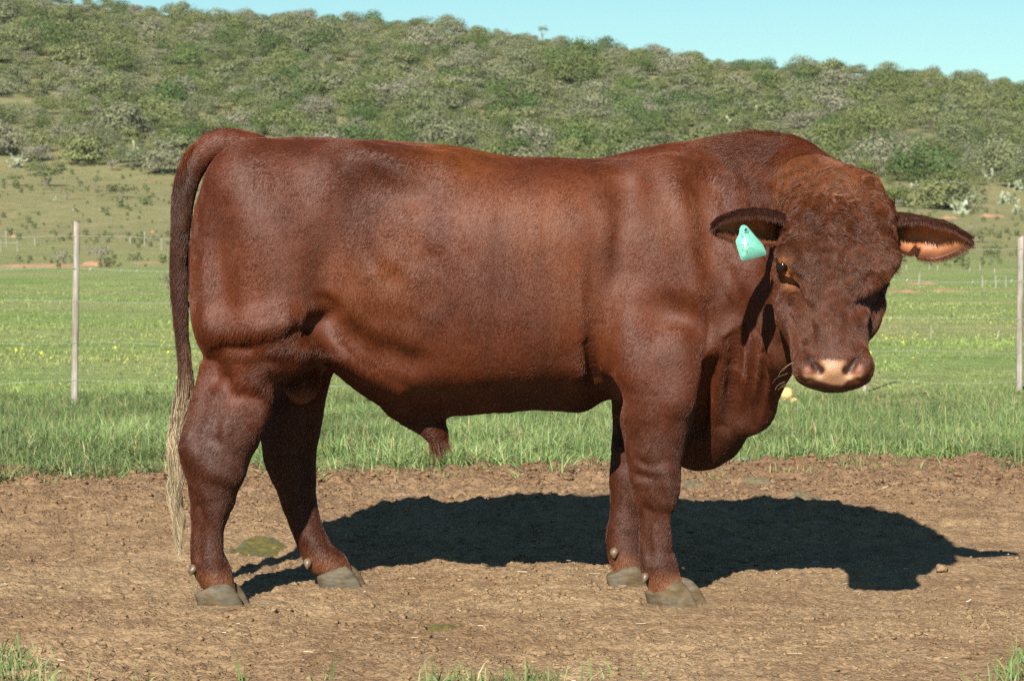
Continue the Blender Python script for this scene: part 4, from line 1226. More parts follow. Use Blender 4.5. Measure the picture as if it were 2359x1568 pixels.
# --- hooves: two claws to a foot, and the dew claws
m_hoof, t, b = new_mat("horn")
tc = N(t, "ShaderNodeTexCoord")
mp = N(t, "ShaderNodeMapping"); mp.inputs['Scale'].default_value = (1, 1, 3.5); t.links.new(tc.outputs['Object'], mp.inputs[0])
n1 = noise_node(t, 26, 5, .6, mp.outputs[0]); n2 = noise_node(t, 16, 4, .6, tc.outputs['Object'])
r1 = ramp(t, [(.28, (.052, .046, .034)), (.5, (.092, .080, .058)), (.75, (.145, .118, .080))]); t.links.new(n1.outputs[0], r1.inputs[0])
r2 = ramp(t, [(.42, (1, 1, 1)), (.62, (.85, .66, .45))]); t.links.new(n2.outputs[0], r2.inputs[0])
t.links.new(mixc(t, r1.outputs[0], r2.outputs[0], 1.0, 'MULTIPLY'), b.inputs['Base Color'])
b.inputs['Roughness'].default_value = .8; b.inputs['Specular IOR Level'].default_value = .2
bump(t, n1.outputs[0], .5, .003, b)
m_dew, t, b = new_mat("dewclaw_horn")
tc = N(t, "ShaderNodeTexCoord"); n1 = noise_node(t, 60, 4, .6, tc.outputs['Object']); r1 = ramp(t, [(.3, (.060, .040, .024)), (.7, (.150, .100, .058))]); t.links.new(n1.outputs[0], r1.inputs[0]); t.links.new(r1.outputs[0], b.inputs['Base Color']); b.inputs['Roughness'].default_value = .45
def claw(c, yaw, L, Wd, H, side):
    """c: ground point under the middle of the claw; toe points along yaw"""
    nr, ns = 7, 20
    v = []; f = []
    cy, sy = math.cos(yaw), math.sin(yaw)
    for j in range(nr + 1):
        h = j / nr
        top = min(1, h * nr / (nr - 1))
        for i in range(ns):
            a_ = 2 * math.pi * i / ns
            ca, sa = math.cos(a_), math.sin(a_)
            fr = max(ca, 0)
            x = ca * L * .5 * (1.0 if ca < 0 else 1.05 + .08 * fr) 
            w = sa * Wd * .5 * (1 - .42 * fr ** 2)
            w += side * Wd * .10 * fr ** 2 * -1
            x = x * (1 - .26 * top) - L * .20 * top * (1 + .5 * fr)
            prof = math.sin(top * math.pi * .5)
            hh = H * prof * (.50 + .50 * (ca * .5 + .5)) - .012
            w *= 1 - .30 * top ** 2
            x -= L * .04 * top ** 2 * (1 + ca)
            if j == nr: x = x * .6 - L * .05; w *= .6; hh += .002
            bulge = .004 * math.sin(math.pi * top)
            x += bulge * ca; w += bulge * sa
            v.append((c[0] + x * cy - w * sy, c[1] + x * sy + w * cy, c[2] + hh))
    for j in range(nr):
        for i in range(ns): f.append((j * ns + i, j * ns + (i + 1) % ns, (j + 1) * ns + (i + 1) % ns, (j + 1) * ns + i))
    v.append((c[0] - L * .2 * cy, c[1] - L * .2 * sy, c[2] + H * .8)); k_ = len(v) - 1
    tri = np.array([(nr * ns + i, nr * ns + (i + 1) % ns, k_) for i in range(ns)])
    return np_mesh("hoof", np.array(v), [np.array(f), tri], m_hoof)
FEET = [((511, 1386), -.25, -.14, .136, .072), ((786, 1350), .21, -.12, .130, .070), ((1557, 1399), -.285, -.46, .158, .084), ((1448, 1345), .205, -.05, .126, .072)]
for (dx, dy), Y, yaw, L, H in FEET:
    c = B(dx, dy, Y); c[2] = .008
    pn = np.array([-math.sin(yaw), math.cos(yaw), 0])
    for s in (-1, 1):
        to_bull(link("hoof", claw(c + pn * s * .036, yaw + s * .10, L, .064, H, s)))
for dx, dy, Y, r, dirx in ((446, 1312, -.275, .019, -.7), (452, 1310, -.20, .016, -.7), (709, 1297, .165, .019, -.1), (720, 1294, .24, .015, -.2),
                            (1415, 1272, .166, .019, -.1), (1405, 1248, .22, .013, -.5), (1486, 1330, -.322, .017, -.4), (1496, 1324, -.25, .016, -.5)):
    v, f = uv_ball((0, 0, 0), (1, 1, 1), 14, 12)
    tip = np.clip(.35 - v[:, 2], 0, 1.35) / 1.35
    w_ = 1 - .62 * tip ** 1.3
    v = np.stack([v[:, 0] * w_, v[:, 1] * w_, v[:, 2] * 1.15], 1) * r * .82
    v[:, 0] += dirx * tip * r * .8; v[:, 1] -= tip * r * .55
    v += (noise3(v + dx, 90, 3) * .0012)[:, None]
    o = to_bull(link("dewclaw", np_mesh("dewclaw", v + B(dx, dy, Y), f, m_dew)))

# --- ears: a curled leaf, dark outside, bare tan skin inside
m_ear, t, b = new_mat("ear_skin")
a = N(t, "ShaderNodeAttribute", attribute_name="col"); t.links.new(a.outputs['Color'], b.inputs['Base Color'])
b.inputs['Roughness'].default_value = .55
b.inputs['Subsurface Weight'].default_value = .15; b.inputs['Subsurface Radius'].default_value = (.01, .004, .002)
b.inputs['Subsurface Scale'].default_value = .3
def ear(axis_tab, open_dir, notch, hair_seed):
    nu, nv = 34, 30
    u = np.linspace(0, 1, nu); axis = path_at([tuple(p) + (r, ph) for p, r, ph in axis_tab], u)
    C_, R_, PH = axis[:, :3], axis[:, 3], axis[:, 4]
    T = np.gradient(C_, axis=0); T /= np.linalg.norm(T, axis=1)[:, None]
    bdir = -np.asarray(open_dir, float)
    bdir = bdir[None, :] - T * (T @ bdir)[:, None]; bdir /= np.linalg.norm(bdir, axis=1)[:, None]
    mdir = np.cross(T, bdir)
    mdir *= np.sign(-mdir[:, 1:2] + 1e-9)                 # towards the camera: the front rim
    v_ = np.linspace(-.95, .68, nv)
    U, Vv = np.meshgrid(np.arange(nu), v_, indexing='ij')
    th = Vv * PH[:, None]
    P_ = C_[:, None, :] + R_[:, None, None] * (np.cos(th)[..., None] * bdir[:, None, :] + np.sin(th)[..., None] * mdir[:, None, :])
    Nout = np.cos(th)[..., None] * bdir[:, None, :] + np.sin(th)[..., None] * mdir[:, None, :]
    P_ = P_ + Nout * (.004 * noise3(P_.reshape(-1, 3), 40, 7).reshape(nu, nv)[..., None])
    rim = np.where(Vv < 0, -Vv / .86, Vv)
    if notch is not None:                                  # nicks in the lower rim
        for un, wd in notch:
            k_ = np.exp(-((u - un) / wd) ** 2)[:, None] * sstep(-.35, -.86, Vv)
            P_ = P_ + (Nout * 0 + (C_[:, None, :] - P_)) * (k_ * .55)[..., None]
    tk = .0035 * (1 - .6 * rim ** 4)
    outer = P_ + Nout * tk[..., None]; inner = P_ - Nout * tk[..., None]
    V_ = np.concatenate([outer.reshape(-1, 3), inner.reshape(-1, 3)])
    idx = np.arange(nu * nv).reshape(nu, nv); F_ = []
    q = np.stack([idx[:-1, :-1], idx[1:, :-1], idx[1:, 1:], idx[:-1, 1:]], -1).reshape(-1, 4)
    F_.append(q); F_.append(q[:, ::-1] + nu * nv)
    for row in (idx[:, 0], idx[:, -1][::-1], idx[-1, :], idx[0, ::-1]):
        F_.append(np.stack([row[:-1], row[:-1] + nu * nv, row[1:] + nu * nv, row[1:]], -1))
    edge = np.maximum(sstep(.45, 1.0, rim), .75 * sstep(.30, 0, u)[:, None])[..., None]
    cin = np.array([.36, .138, .047]) * (1 - edge) + np.array([.12, .042, .018]) * edge
    cin = cin * (1 + .25 * noise3(inner.reshape(-1, 3), 45, 5).reshape(nu, nv)[..., None])
    cout = np.array([.050, .018, .010]) * np.ones((nu, nv, 1))
    o = to_bull(link("ear", np_mesh("ear", V_, F_, m_ear, cols=np.concatenate([cout.reshape(-1, 3), cin.reshape(-1, 3)]))))
    # its hair: short and dark outside, a fringe along the rims
    rg = np.random.default_rng(hair_seed)
    n = 20000
    iu = rg.random(n) * (nu - 1); iv = rg.random(n) * (nv - 1)
    fringe = rg.random(n) < .30
    iv = np.where(fringe, np.where(rg.random(n) < .5, rg.random(n) * 2.4, nv - 1 - rg.random(n) * 2.4), iv)
    infuzz = fringe & (rg.random(n) < .5)
    a0, b0 = iu.astype(int).clip(0, nu - 2), iv.astype(int).clip(0, nv - 2); fu, fv = (iu - a0)[:, None], (iv - b0)[:, None]
    def bil(A): return A[a0, b0] * (1 - fu) * (1 - fv) + A[a0 + 1, b0] * fu * (1 - fv) + A[a0, b0 + 1] * (1 - fu) * fv + A[a0 + 1, b0 + 1] * fu * fv
    root = np.where(infuzz[:, None], bil(inner), bil(outer)); nn = bil(Nout); Tt = bil(np.broadcast_to(T[:, None, :], P_.shape))
    dv = bil(np.gradient(P_, axis=1)); dv /= np.linalg.norm(dv, axis=1)[:, None] + 1e-9
    sgn = np.where(iv > (nv - 1) / 2, 1, -1)[:, None]
    L = np.where(fringe, rg.uniform(.004, .022, n), rg.uniform(.010, .018, n))[:, None]
    d = Tt * .8 + dv * sgn * np.where(fringe, .9, .55)[:, None] + nn * .18 + rg.normal(0, .18, (n, 3))
    d /= np.linalg.norm(d, axis=1)[:, None]
    frontrim = fringe & ~infuzz & (sgn[:, 0] > 0)
    L = np.where(frontrim[:, None], L * 1.25, L)
    d = np.where(frontrim[:, None], d * .6 + np.array([0, -.10, -.75]), d); d /= np.linalg.norm(d, axis=1)[:, None]
    g = np.array([0, 0, -.2])
    pts = np.stack([root, root + d * L * .4, root + (d + g * .3) * L * .75, root + (d + g) * L], 1)
    lowrim = (sgn[:, 0] < 0)
    cc = np.where((fringe & lowrim)[:, None], np.array([.095, .036, .017]), np.array([.046, .017, .010])) * rg.uniform(.6, 1.5, (n, 1))
    h = hair_object("ear_hair", pts, np.array([.0005, .00045, .0003, .0001]), cc, m_coat)
    h.parent = o
    return o
ear_l = ear([(B(1815, 532, -.63), .038, 2.6), (B(1790, 528, -.665), .043, 2.5), (B(1755, 523, -.70), .047, 2.3), (B(1715, 521, -.745), .043, 1.95), (B(1675, 522, -.78), .029, 1.6), (B(1645, 524, -.80), .004, 1.2)], (-.10, -.84, -.54), None, 3)
ear_r = ear([(B(2035, 524, -.60), .042, 2.6), (B(2066, 532, -.632), .048, 2.55), (B(2100, 541, -.655), .055, 2.4), (B(2145, 552, -.675), .057, 2.1), (B(2195, 556, -.69), .037, 1.75), (B(2234, 556, -.70), .005, 1.3)], (-.02, -.80, -.60), [(.45, .022)], 4)
tag(ear_r, "ear spread to the side, tan inside, its lower edge nicked")

# --- ear tag
m_tag, t, b = new_mat("tag_plastic")
tc = N(t, "ShaderNodeTexCoord"); n1 = noise_node(t, 45, 4, .6, tc.outputs['Object'])
r1 = ramp(t, [(.3, (.100, .33, .25)), (.7, (.155, .43, .335))]); t.links.new(n1.outputs[0], r1.inputs[0]); t.links.new(r1.outputs[0], b.inputs['Base Color'])
b.inputs['Roughness'].default_value = .38
m_ink, t, b = new_mat("tag_ink"); b.inputs['Base Color'].default_value = (.09, .20, .17, 1); b.inputs['Roughness'].default_value = .7
m_dark, t, b = new_mat("rivet_hole"); b.inputs['Base Color'].default_value = (.01, .05, .05, 1)
tag_out = [(1703, 527), (1707, 520), (1713, 518), (1719, 520), (1726, 528), (1740, 545), (1757, 564), (1763, 578), (1765, 585), (1762, 589), (1716, 600), (1710, 601), (1706, 597), (1698, 572), (1694, 557), (1695, 552), (1701, 541), (1702.5, 534)]
def TG(dx, dy, off=0.0):       # point of the tag's plane: it hangs in front of the ear, foot a little forward
    return B(dx, dy, -.815 - .0004 * (dy - 520) + .0003 * (dx - 1710) - off)
no = len(tag_out)
v = [TG(x, y, .002) for x, y in tag_out] + [TG(x, y, 0) for x, y in tag_out]
cen = TG(1728, 562, .002); v += [cen, TG(1728, 562, 0)]
side_f = np.array([(i, i + no, (i + 1) % no + no, (i + 1) % no) for i in range(no)])
tri_f = np.array([(i, (i + 1) % no, 2 * no) for i in range(no)] + [((i + 1) % no + no, i + no, 2 * no + 1) for i in range(no)])
etag = to_bull(link("ear_tag", np_mesh("ear_tag", np.array(v), [side_f, tri_f], m_tag, smooth=False)))
tag(etag, "mint green plastic ear tag with scratched writing")
v, f = [], []
for j, (r, off) in enumerate(((6.5, .002), (6.5, .005), (4.2, .0062), (3.6, .004), (0.01, .004))):
    for i in range(16):
        a_ = 2 * math.pi * i / 16; v.append(TG(1718 + r * math.cos(a_), 530 + r * math.sin(a_), off))
for j in range(4):
    for i in range(16): f.append((j * 16 + i, j * 16 + (i + 1) % 16, (j + 1) * 16 + (i + 1) % 16, (j + 1) * 16 + i))
rv_me = np_mesh("rivet", np.array(v), np.array(f), m_tag); rv_me.materials.append(m_dark)
for p_ in rv_me.polygons[32:]: p_.material_index = 1
rv = link("rivet", rv_me); rv.parent = etag
def strokes(lines, w):
    v, f = [], []
    for ln in lines:
        for (ax, ay), (bx, by) in zip(ln[:-1], ln[1:]):
            l = math.hypot(bx - ax, by - ay) + 1e-6; nx, ny = -(by - ay) / l * w, (bx - ax) / l * w
            ex, ey = (bx - ax) / l * w * .6, (by - ay) / l * w * .6
            k_ = len(v)
            v += [TG(ax + nx - ex, ay + ny - ey, .0026), TG(bx + nx + ex, by + ny + ey, .0026), TG(bx - nx + ex, by - ny + ey, .0026), TG(ax - nx - ex, ay - ny - ey, .0026)]
            f.append((k_, k_ + 1, k_ + 2, k_ + 3))
    return np_mesh("lettering", np.array(v), np.array(f), m_ink, smooth=False)
def arc(cx, cy, rx, ry, a0, a1, n=10): return [(cx + rx * math.cos(math.radians(a0 + (a1 - a0) * i / n)), cy + ry * math.sin(math.radians(a0 + (a1 - a0) * i / n))) for i in range(n + 1)]
L_ = [[(1708.5, 554), (1707.5, 539), (1714, 549)], [(1708.5, 548), (1711.5, 546)], [(1715, 537.5), (1719, 552)], [(1723, 537), (1727, 549)],
      [(1699.5, 566), (1714, 563), (1709, 575)], [(1709, 575)] + arc(1713, 585, 7, 8, -110, 150), arc(1731, 573, 13, 14, -120, -235, 8), arc(1729, 580, 8.5, 9, 190, 545, 16)]
lt = link("lettering", strokes(L_, .8)); lt.parent = etag
# ================================================================== FENCES
m_post, t, b = new_mat("weathered_wood")
tc = N(t, "ShaderNodeTexCoord"); mp = N(t, "ShaderNodeMapping"); mp.inputs['Scale'].default_value = (14, 14, .9); t.links.new(tc.outputs['Object'], mp.inputs[0])
n1 = noise_node(t, 3, 6, .65, mp.outputs[0]); n2 = noise_node(t, 7, 4, .6, tc.outputs['Object'])
r1 = ramp(t, [(.30, (.08, .07, .058)), (.42, (.22, .20, .17)), (.7, (.40, .375, .33))]); t.links.new(n1.outputs[0], r1.inputs[0])
r2 = ramp(t, [(.4, (1, 1, 1)), (.7, (.72, .62, .55))]); t.links.new(n2.outputs[0], r2.inputs[0])
t.links.new(mixc(t, r1.outputs[0], r2.outputs[0], 1, 'MULTIPLY'), b.inputs['Base Color']); b.inputs['Roughness'].default_value = .85
bump(t, n1.outputs[0], .8, .012, b)
m_wire, t, b = new_mat("galvanised_wire"); b.inputs['Base Color'].default_value = (.40, .40, .38, 1); b.inputs['Metallic'].default_value = .3; b.inputs['Roughness'].default_value = .5

def post_mesh(h, r, seed, lean=(0, 0), ns=16, nz=12):
    rg = np.random.default_rng(seed); z = np.linspace(-.35, h, nz); ang = 2 * math.pi * np.arange(ns) / ns
    pr = np.array([noise3(np.array([[a * 1.2, seed * 3.1, 0]]), 1.0, 2)[0] for a in ang]) * .16
    V = []
    for zi in z:
        k = 1 - .10 * zi / h
        wob = noise3(np.array([[zi * 2.2, seed, 1.]]), 1, 3)[0] * .10
        q = np.stack([np.cos(ang) * 2, np.sin(ang) * 2, np.full(ns, zi * 4)], 1)
        rr = r * k * (1 + pr + .07 * noise3(q, 1.3, seed))
        crack = np.exp(-((ang - 4.5) / .16) ** 2) * .22 + np.exp(-((ang - 5.2) / .10) ** 2) * .14
        rr = rr * (1 - crack)
        V.append(np.stack([rr * np.cos(ang) + lean[0] * zi + wob * r, rr * np.sin(ang) + lean[1] * zi, np.full(ns, zi)], 1))
    top = V[-1].copy(); top[:, 2] += .012 + .012 * np.sin(ang * 1 + seed); V[-1] = top
    V = np.concatenate(V); V = np.vstack([V, V[-ns:].mean(0) + np.array([0, 0, -.004])])
    i_ = np.arange(nz * ns).reshape(nz, ns); j_ = np.roll(i_, -1, 1)
    F = np.stack([i_[:-1], j_[:-1], j_[1:], i_[1:]], -1).reshape(-1, 4)
    T_ = np.stack([i_[-1], j_[-1], np.full(ns, nz * ns)], -1)
    return np_mesh("post", V, [F, T_], m_post)

A_, Bp = W(171, 927, 19.8), W(2347, 876, 21.8)
A_[2] = 0; 
fence = empty("wire_fence", (A_[0], A_[1], 0))
tag(fence, "wire stock fence on grey wooden posts running behind the bull across the meadow", "fence")
axis_f = (Bp - A_)[:2]
def on_fence(s):                 # s metres of the way along, in units of the A-B bay
    p = A_[:2] + axis_f * s; return p
fence_posts = [(-1.0, 1.30, .026), (0.0, 1.275, .0235), (.8225, 1.20, .020), (1.0, 1.215, .025), (2.0, 1.2, .025)]
ZW = {-1.0: [1.34, 1.04, .80, .50, .2], 0.0: [1.19, .955, .735, .438, .165],   .8225: [1.12, .865, .59, .325, .09], 1.0: [1.106, .845, .557, .30, .06], 2.0: [1.1, .84, .55, .3, .06]}
for i, (s, h, r) in enumerate(fence_posts):
    p = on_fence(s); z0 = float(terrain_z(p[0], p[1])) 
    o = link("post", post_mesh(h - z0 if s != 1.0 else h, r, 11 + i, lean=(.020 if s == 0 else .004, 0)), fence, (p[0] - A_[0], p[1] - A_[1], z0 if s != 1.0 else -.03))
for k in range(5):
    path = []; rgw = np.random.default_rng(60 + k)
    for (s0, *_), (s1, *_) in zip(fence_posts[:-1], fence_posts[1:]):
        nseg = max(8, int(40 * (s1 - s0)))
        for i in range(nseg + (s1 == 2.0)):
            f = i / nseg; s = s0 + (s1 - s0) * f; p = on_fence(s)
            z = ZW[s0][k] * (1 - f) + ZW[s1][k] * f - .045 * (s1 - s0) * 4 * f * (1 - f) * (1 if k != 1 else .4) + .008 * math.sin(s * 37 + k * 2) + rgw.normal(0, .0015)
            path.append((p[0] - A_[0], p[1] - A_[1] - .027, z))
    V, F = tube(path, np.full(len(path), .0012), 5)
    if k == 1:                   # the second strand is barbed
        path = np.array(path); seg = np.linalg.norm(np.diff(path, axis=0), axis=1); cum = np.concatenate([[0], np.cumsum(seg)])
        Vs, Fs, o_ = [V], [F], len(V)
        for d in np.arange(.1, cum[-1], .11):
            c = np.array([np.interp(d, cum, path[:, a]) for a in range(3)]); th = rgw.uniform(0, 3.14)
            dv = np.array([.008, math.cos(th) * .014, math.sin(th) * .014])
            v2, f2 = tube([c - dv, c, c + dv], [.0008, .0042, .0008], 4); Vs.append(v2); Fs.append(f2 + o_); o_ += len(v2)
        V, F = np.concatenate(Vs), np.concatenate(Fs)
    o = link("wire", np_mesh("wire", V, F, m_wire), fence)
    if k == 1: tag(o, "barbed strand, second from the top")

# far posts and stakes: each a thing
far_me = {}
def far_post(dx, y_top, y_base, wd, label, name="fence_post", cat="post", group="posts of the far fences", lean=0):
    p = at_ground(dx, y_base); sc = F_PX / p[1]; h = (y_base - y_top) / sc; r = wd / sc / 2
    o = link(name, post_mesh(h, r, int(dx) % 17 + 3, (lean, 0), 7, 5), None, (p[0], p[1], p[2]))
    return tag(o, label, cat, group)
for dx, yt, yb, lab in ((333, 535, 566, "weathered post of a far fence between the near fence post and the bull's tail"), (14, 532, 566, "far fence post above the rail at the left edge"), (372, 552, 578, "faint far post close to the bull's tail"), (80, 548, 566, "faint far post left of the near fence post"), (300, 545, 562, "faint far post left of the weathered far post"),
                        (2115, 629, 657, "crooked stick of the far fence just right of the bull's cheek"), (2262, 637, 664, "first of the three close posts right of the bull's ear"), (2293, 635, 664, "thick double post, middle of the three right of the bull's ear"), (2316, 637, 664, "last of the three close posts right of the bull's ear"),
                        (2087, 611, 622, "tiny distant post under the spread ear, nearest the head"), (2140, 610, 622, "tiny distant post under the notch of the spread ear"), (2159, 613, 623, "tiny distant post right of the ear's notch"), (2233, 617, 626, "tiny short post below the tip of the ear"), (2257, 605, 623, "taller distant post below the tip of the ear"), (2290, 620, 630, "tiny distant post left of the right fence post"),
                        (2144, 750, 781, "white stake upright in the meadow right of the bull's nose"), (2296, 763, 781, "leaning stake in the meadow beside the right fence post"), (780, 284, 330, "pale thin post above the bull's loin at the foot of the hill"), (1947, 368, 396, "pale thin post above the bull's poll on the hill")):
    far_post(dx, yt, yb, 3.6 if 2200 < dx < 2300 and yt > 630 else 2.6, lab, *(("stake", "stake", "stakes in the meadow") if yt > 700 else ()), lean=.25 if dx == 2296 else (.12 if dx == 2115 else 0))
p0, p1 = at_ground(2, 582), at_ground(40, 582)
rail = empty("rail_hurdle", p0); tag(rail, "low wooden rail on two posts at the left edge beyond the meadow", "rail")
hh = 27 / (F_PX / p0[1])
for p in (p0, p1): link("post", post_mesh(hh, .03, 5, (0, 0), 7, 5), rail, p - p0)
V, F = tube([(0, 0, hh * .82), (p1 - p0) * .5 + np.array([0, 0, hh * .84]), p1 - p0 + np.array([0, 0, hh * .86])], [.022, .024, .022], 6)
link("bar", np_mesh("bar", V, F, m_post), rail)

# ================================================================== GRASS
def grass_mat(name):
    m, t, b = new_mat(name)
    a = N(t, "ShaderNodeAttribute", attribute_name="col"); t.links.new(a.outputs['Color'], b.inputs['Base Color'])
    b.inputs['Roughness'].default_value = .45; b.inputs['Specular IOR Level'].default_value = .28
    tr = N(t, "ShaderNodeBsdfTranslucent"); t.links.new(a.outputs['Color'], tr.inputs['Color'])
    mx = N(t, "ShaderNodeMixShader"); mx.inputs[0].default_value = .25
    t.links.new(b.outputs[0], mx.inputs[1]); t.links.new(tr.outputs[0], mx.inputs[2]); t.links.new(mx.outputs[0], t.nodes["Material Output"].inputs['Surface'])
    return m
m_grass = grass_mat("grass_blades")
GREENS = np.array([(.160, .235, .074), (.200, .262, .104), (.126, .195, .064), (.232, .262, .112), (.092, .153, .050)])
DRY = np.array([(.36, .29, .15), (.28, .22, .10)])
def blades(name, x, y, z, h, w, seed, segs=3, lean=.9, dry=.05, cols=None):
    rg = np.random.default_rng(seed); n = len(x)
    a = rg.uniform(0, 2 * math.pi, n); d = np.stack([np.cos(a), np.sin(a), np.zeros(n)], 1)
    fa = rg.uniform(0, 2 * math.pi, n); wv = np.stack([np.cos(fa), np.sin(fa), np.zeros(n)], 1)
    ln = np.abs(rg.normal(.25, .55, n)) * lean
    base = np.stack([x, y, z - .01], 1)
    L = []
    for j in range(segs + 1):
        s_ = j / segs
        c = base + d * (ln * h * s_ ** 1.8)[:, None] + np.array([0, 0, 1.0]) * (h * (s_ - .30 * np.minimum(ln, 1.6) * s_ ** 2.4))[:, None]
        if j < segs:
            ww = (w * (1 - .55 * s_ ** 1.5) * (.75 if j == 0 else 1))[:, None] * .5
            L += [c - wv * ww, c + wv * ww]
        else: L.append(c)
    k = 2 * segs + 1
    V = np.stack(L, 1).reshape(-1, 3)
    o = (np.arange(n) * k)[:, None]
    Q_ = np.concatenate([o + np.array([2 * j, 2 * j + 1, 2 * j + 3, 2 * j + 2]) for j in range(segs - 1)]) if segs > 1 else np.zeros((0, 4), int)
    T_ = o + np.array([2 * segs - 2, 2 * segs - 1, 2 * segs])
    if cols is None:
        cols = GREENS[rg.integers(0, len(GREENS), n)] * rg.uniform(.75, 1.3, (n, 1))
        dr = rg.random(n) < dry; cols[dr] = DRY[rg.integers(0, 2, dr.sum())] * rg.uniform(.7, 1.2, (dr.sum(), 1))
    C = np.repeat(cols, k, axis=0)
    return tag(link(name, np_mesh(name, V, [Q_, T_], m_grass, cols=C)), kind="stuff")

rg = np.random.default_rng(31)
# lush verge between the yard and the fence
n = 480000
y = 11.6 + (21.2 - 11.6) * rg.random(n) ** 1.25
x = rg.uniform(-1, 1, n) * (y * .275 + .1)
p = np.stack([x, y, np.zeros(n)], 1)
e_ = y - edge_y(x)
clump = fbm(p, 1.5, 3, 61); cl2 = noise3(p, 6, 62)
k_ = rg.random(n) < np.clip(sstep(-.25, .75, e_ + .55 * cl2 + .35 * clump) * (.50 + .35 * clump + .3 * cl2), 0.0, 1) * np.interp(y, [12, 16, 21], [1, .8, .6])
k_ &= e_ > -.75
x, y, e_, clump, cl2 = x[k_], y[k_], e_[k_], clump[k_], cl2[k_]
h = (.085 + .04 * sstep(0, 1.3, e_) + .050 * clump + .04 * cl2) * rg.uniform(.55, 1.35, len(x)); h = np.clip(h * .88, .03, .26)
h *= np.interp(y, [15, 21], [1, .6])
p = np.stack([x, y, np.zeros(len(x))], 1)
cols = GREENS[rg.integers(0, len(GREENS), len(x))] * (rg.uniform(.75, 1.3, len(x)) * (1 + .35 * noise3(p, 1.1, 66)))[:, None]
dr = rg.random(len(x)) < .07 + .16 * sstep(.2, .7, noise3(p, 2.2, 67)); cols[dr] = DRY[rg.integers(0, 2, dr.sum())] * rg.uniform(.6, 1.2, (dr.sum(), 1))
blades("verge_grass", x, y, terrain_z(x, y), h, rg.uniform(.0032, .0066, len(x)), 32, lean=2.5, cols=np.clip(cols, .01, .6))
# meadow turf beyond the fence
n = 150000
y = 20 * (95 / 20) ** (rg.random(n) ** 1.15)
x = rg.uniform(-1, 1, n) * (y * .27 + .2)
p = np.stack([x, y * .5, np.zeros(n)], 1)
cl = fbm(p, .8, 3, 64); pt = noise3(p, .22, 65)
k_ = rg.random(n) < .62 + .45 * cl
x, y, cl, pt = x[k_], y[k_], cl[k_], pt[k_]
cols = np.array([.225, .275, .085]) * (rg.uniform(.7, 1.35, len(x)) * (1 + .3 * cl))[:, None] * (np.array([1, 1, 1]) + np.array([.35, .08, .25]) * np.clip(pt, -.4, 1)[:, None])
dr = rg.random(len(x)) < .06; cols[dr] = DRY[0] * .8
blades("meadow_grass", x, y, terrain_z(x, y), (.038 + .020 * cl) * rg.uniform(.6, 1.4, len(x)) * (1 + .003 * y), rg.uniform(.007, .012, len(x)) * (y / 22) ** .8, 33, segs=2, lean=1.7, cols=np.clip(cols, .01, .6))
# yellow flowers of the meadow
m_fl, t, b = new_mat("yellow_petals"); b.inputs['Base Color'].default_value = (.72, .62, .02, 1); b.inputs['Roughness'].default_value = .6
def flowers():
    rg = np.random.default_rng(44); P_ = []
    for _ in range(48):
        r_ = rg.random()
        if r_ < .55: u = rg.uniform(1990, 2420); d = rg.normal(34.0, 1.1)
        elif r_ < .80: u = rg.uniform(1950, 2420); d = rg.uniform(25, 33)
        else: u = rg.uniform(-50, 480); d = rg.uniform(22, 30)
        P_.append(((u - 1179) / F_PX * d, d))
    P_ = np.array(P_); z = terrain_z(P_[:, 0], P_[:, 1]) + rg.uniform(.05, .11, len(P_))
    V, F = [], []
    for (x, y), zz_ in zip(P_, z):
        r = rg.uniform(.007, .0125); k = len(V); t0 = rg.uniform(0, 6.28); tilt = rg.normal(0, .4, 2) + np.array([0, -.6])
        V.append((x, y, zz_ - .003))
        for j in range(10):
            a = t0 + j * math.pi / 5; rr = r * (1 if j % 2 == 0 else .55); V.append((x + rr * math.cos(a), y + rr * math.sin(a), zz_ + rr * (tilt[0] * math.cos(a) - tilt[1] * -math.sin(a) * -1)))
        for j in range(10): F.append((k, k + 1 + j, k + 1 + (j + 1) % 10))
    return tag(link("wildflowers", np_mesh("wildflowers", np.array(V), np.array(F), m_fl, smooth=False)), kind="stuff")
flowers()
# blades at the very front of the yard
pts = []
rg = np.random.default_rng(51)
def clump_at(dx, dy, n, sx, sy):
    p = at_ground(dx, dy)
    for _ in range(n): pts.append((p[0] + rg.normal(0, sx), p[1] + rg.normal(0, sy)))
clump_at(15, 1556, 150, .05, .05); clump_at(65, 1590, 80, .05, .04); clump_at(-20, 1515, 90, .04, .05)
for dx in range(960, 1300, 22): clump_at(dx, 1590, 8, .02, .05)
for dx in (740, 760, 560, 400, 330, 1480, 1400, 1350): clump_at(dx, 1580, 4, .012, .03)
clump_at(2340, 1560, 55, .03, .05); clump_at(2300, 1590, 20, .03, .03); clump_at(2380, 1530, 60, .04, .05)
pts = np.array(pts)
blades("yard_grass", pts[:, 0], pts[:, 1], yard_z(pts[:, 0], pts[:, 1]), rg.uniform(.03, .085, len(pts)), rg.uniform(.0035, .006, len(pts)), 52, lean=1.1, dry=.06)
# short weeds just inside the yard's back edge
n = 2600; x = rg.uniform(-2.8, 2.8, n); y = edge_y(x) - np.abs(rg.normal(0, .28, n)) - .05
k_ = noise3(np.stack([x, y, np.zeros(n)], 1), 2.3, 9) > .15; x, y = x[k_], y[k_]
blades("weeds", x, y, yard_z(x, y), rg.uniform(.015, .06, len(x)), rg.uniform(.004, .008, len(x)), 53, lean=1.3, dry=.2)

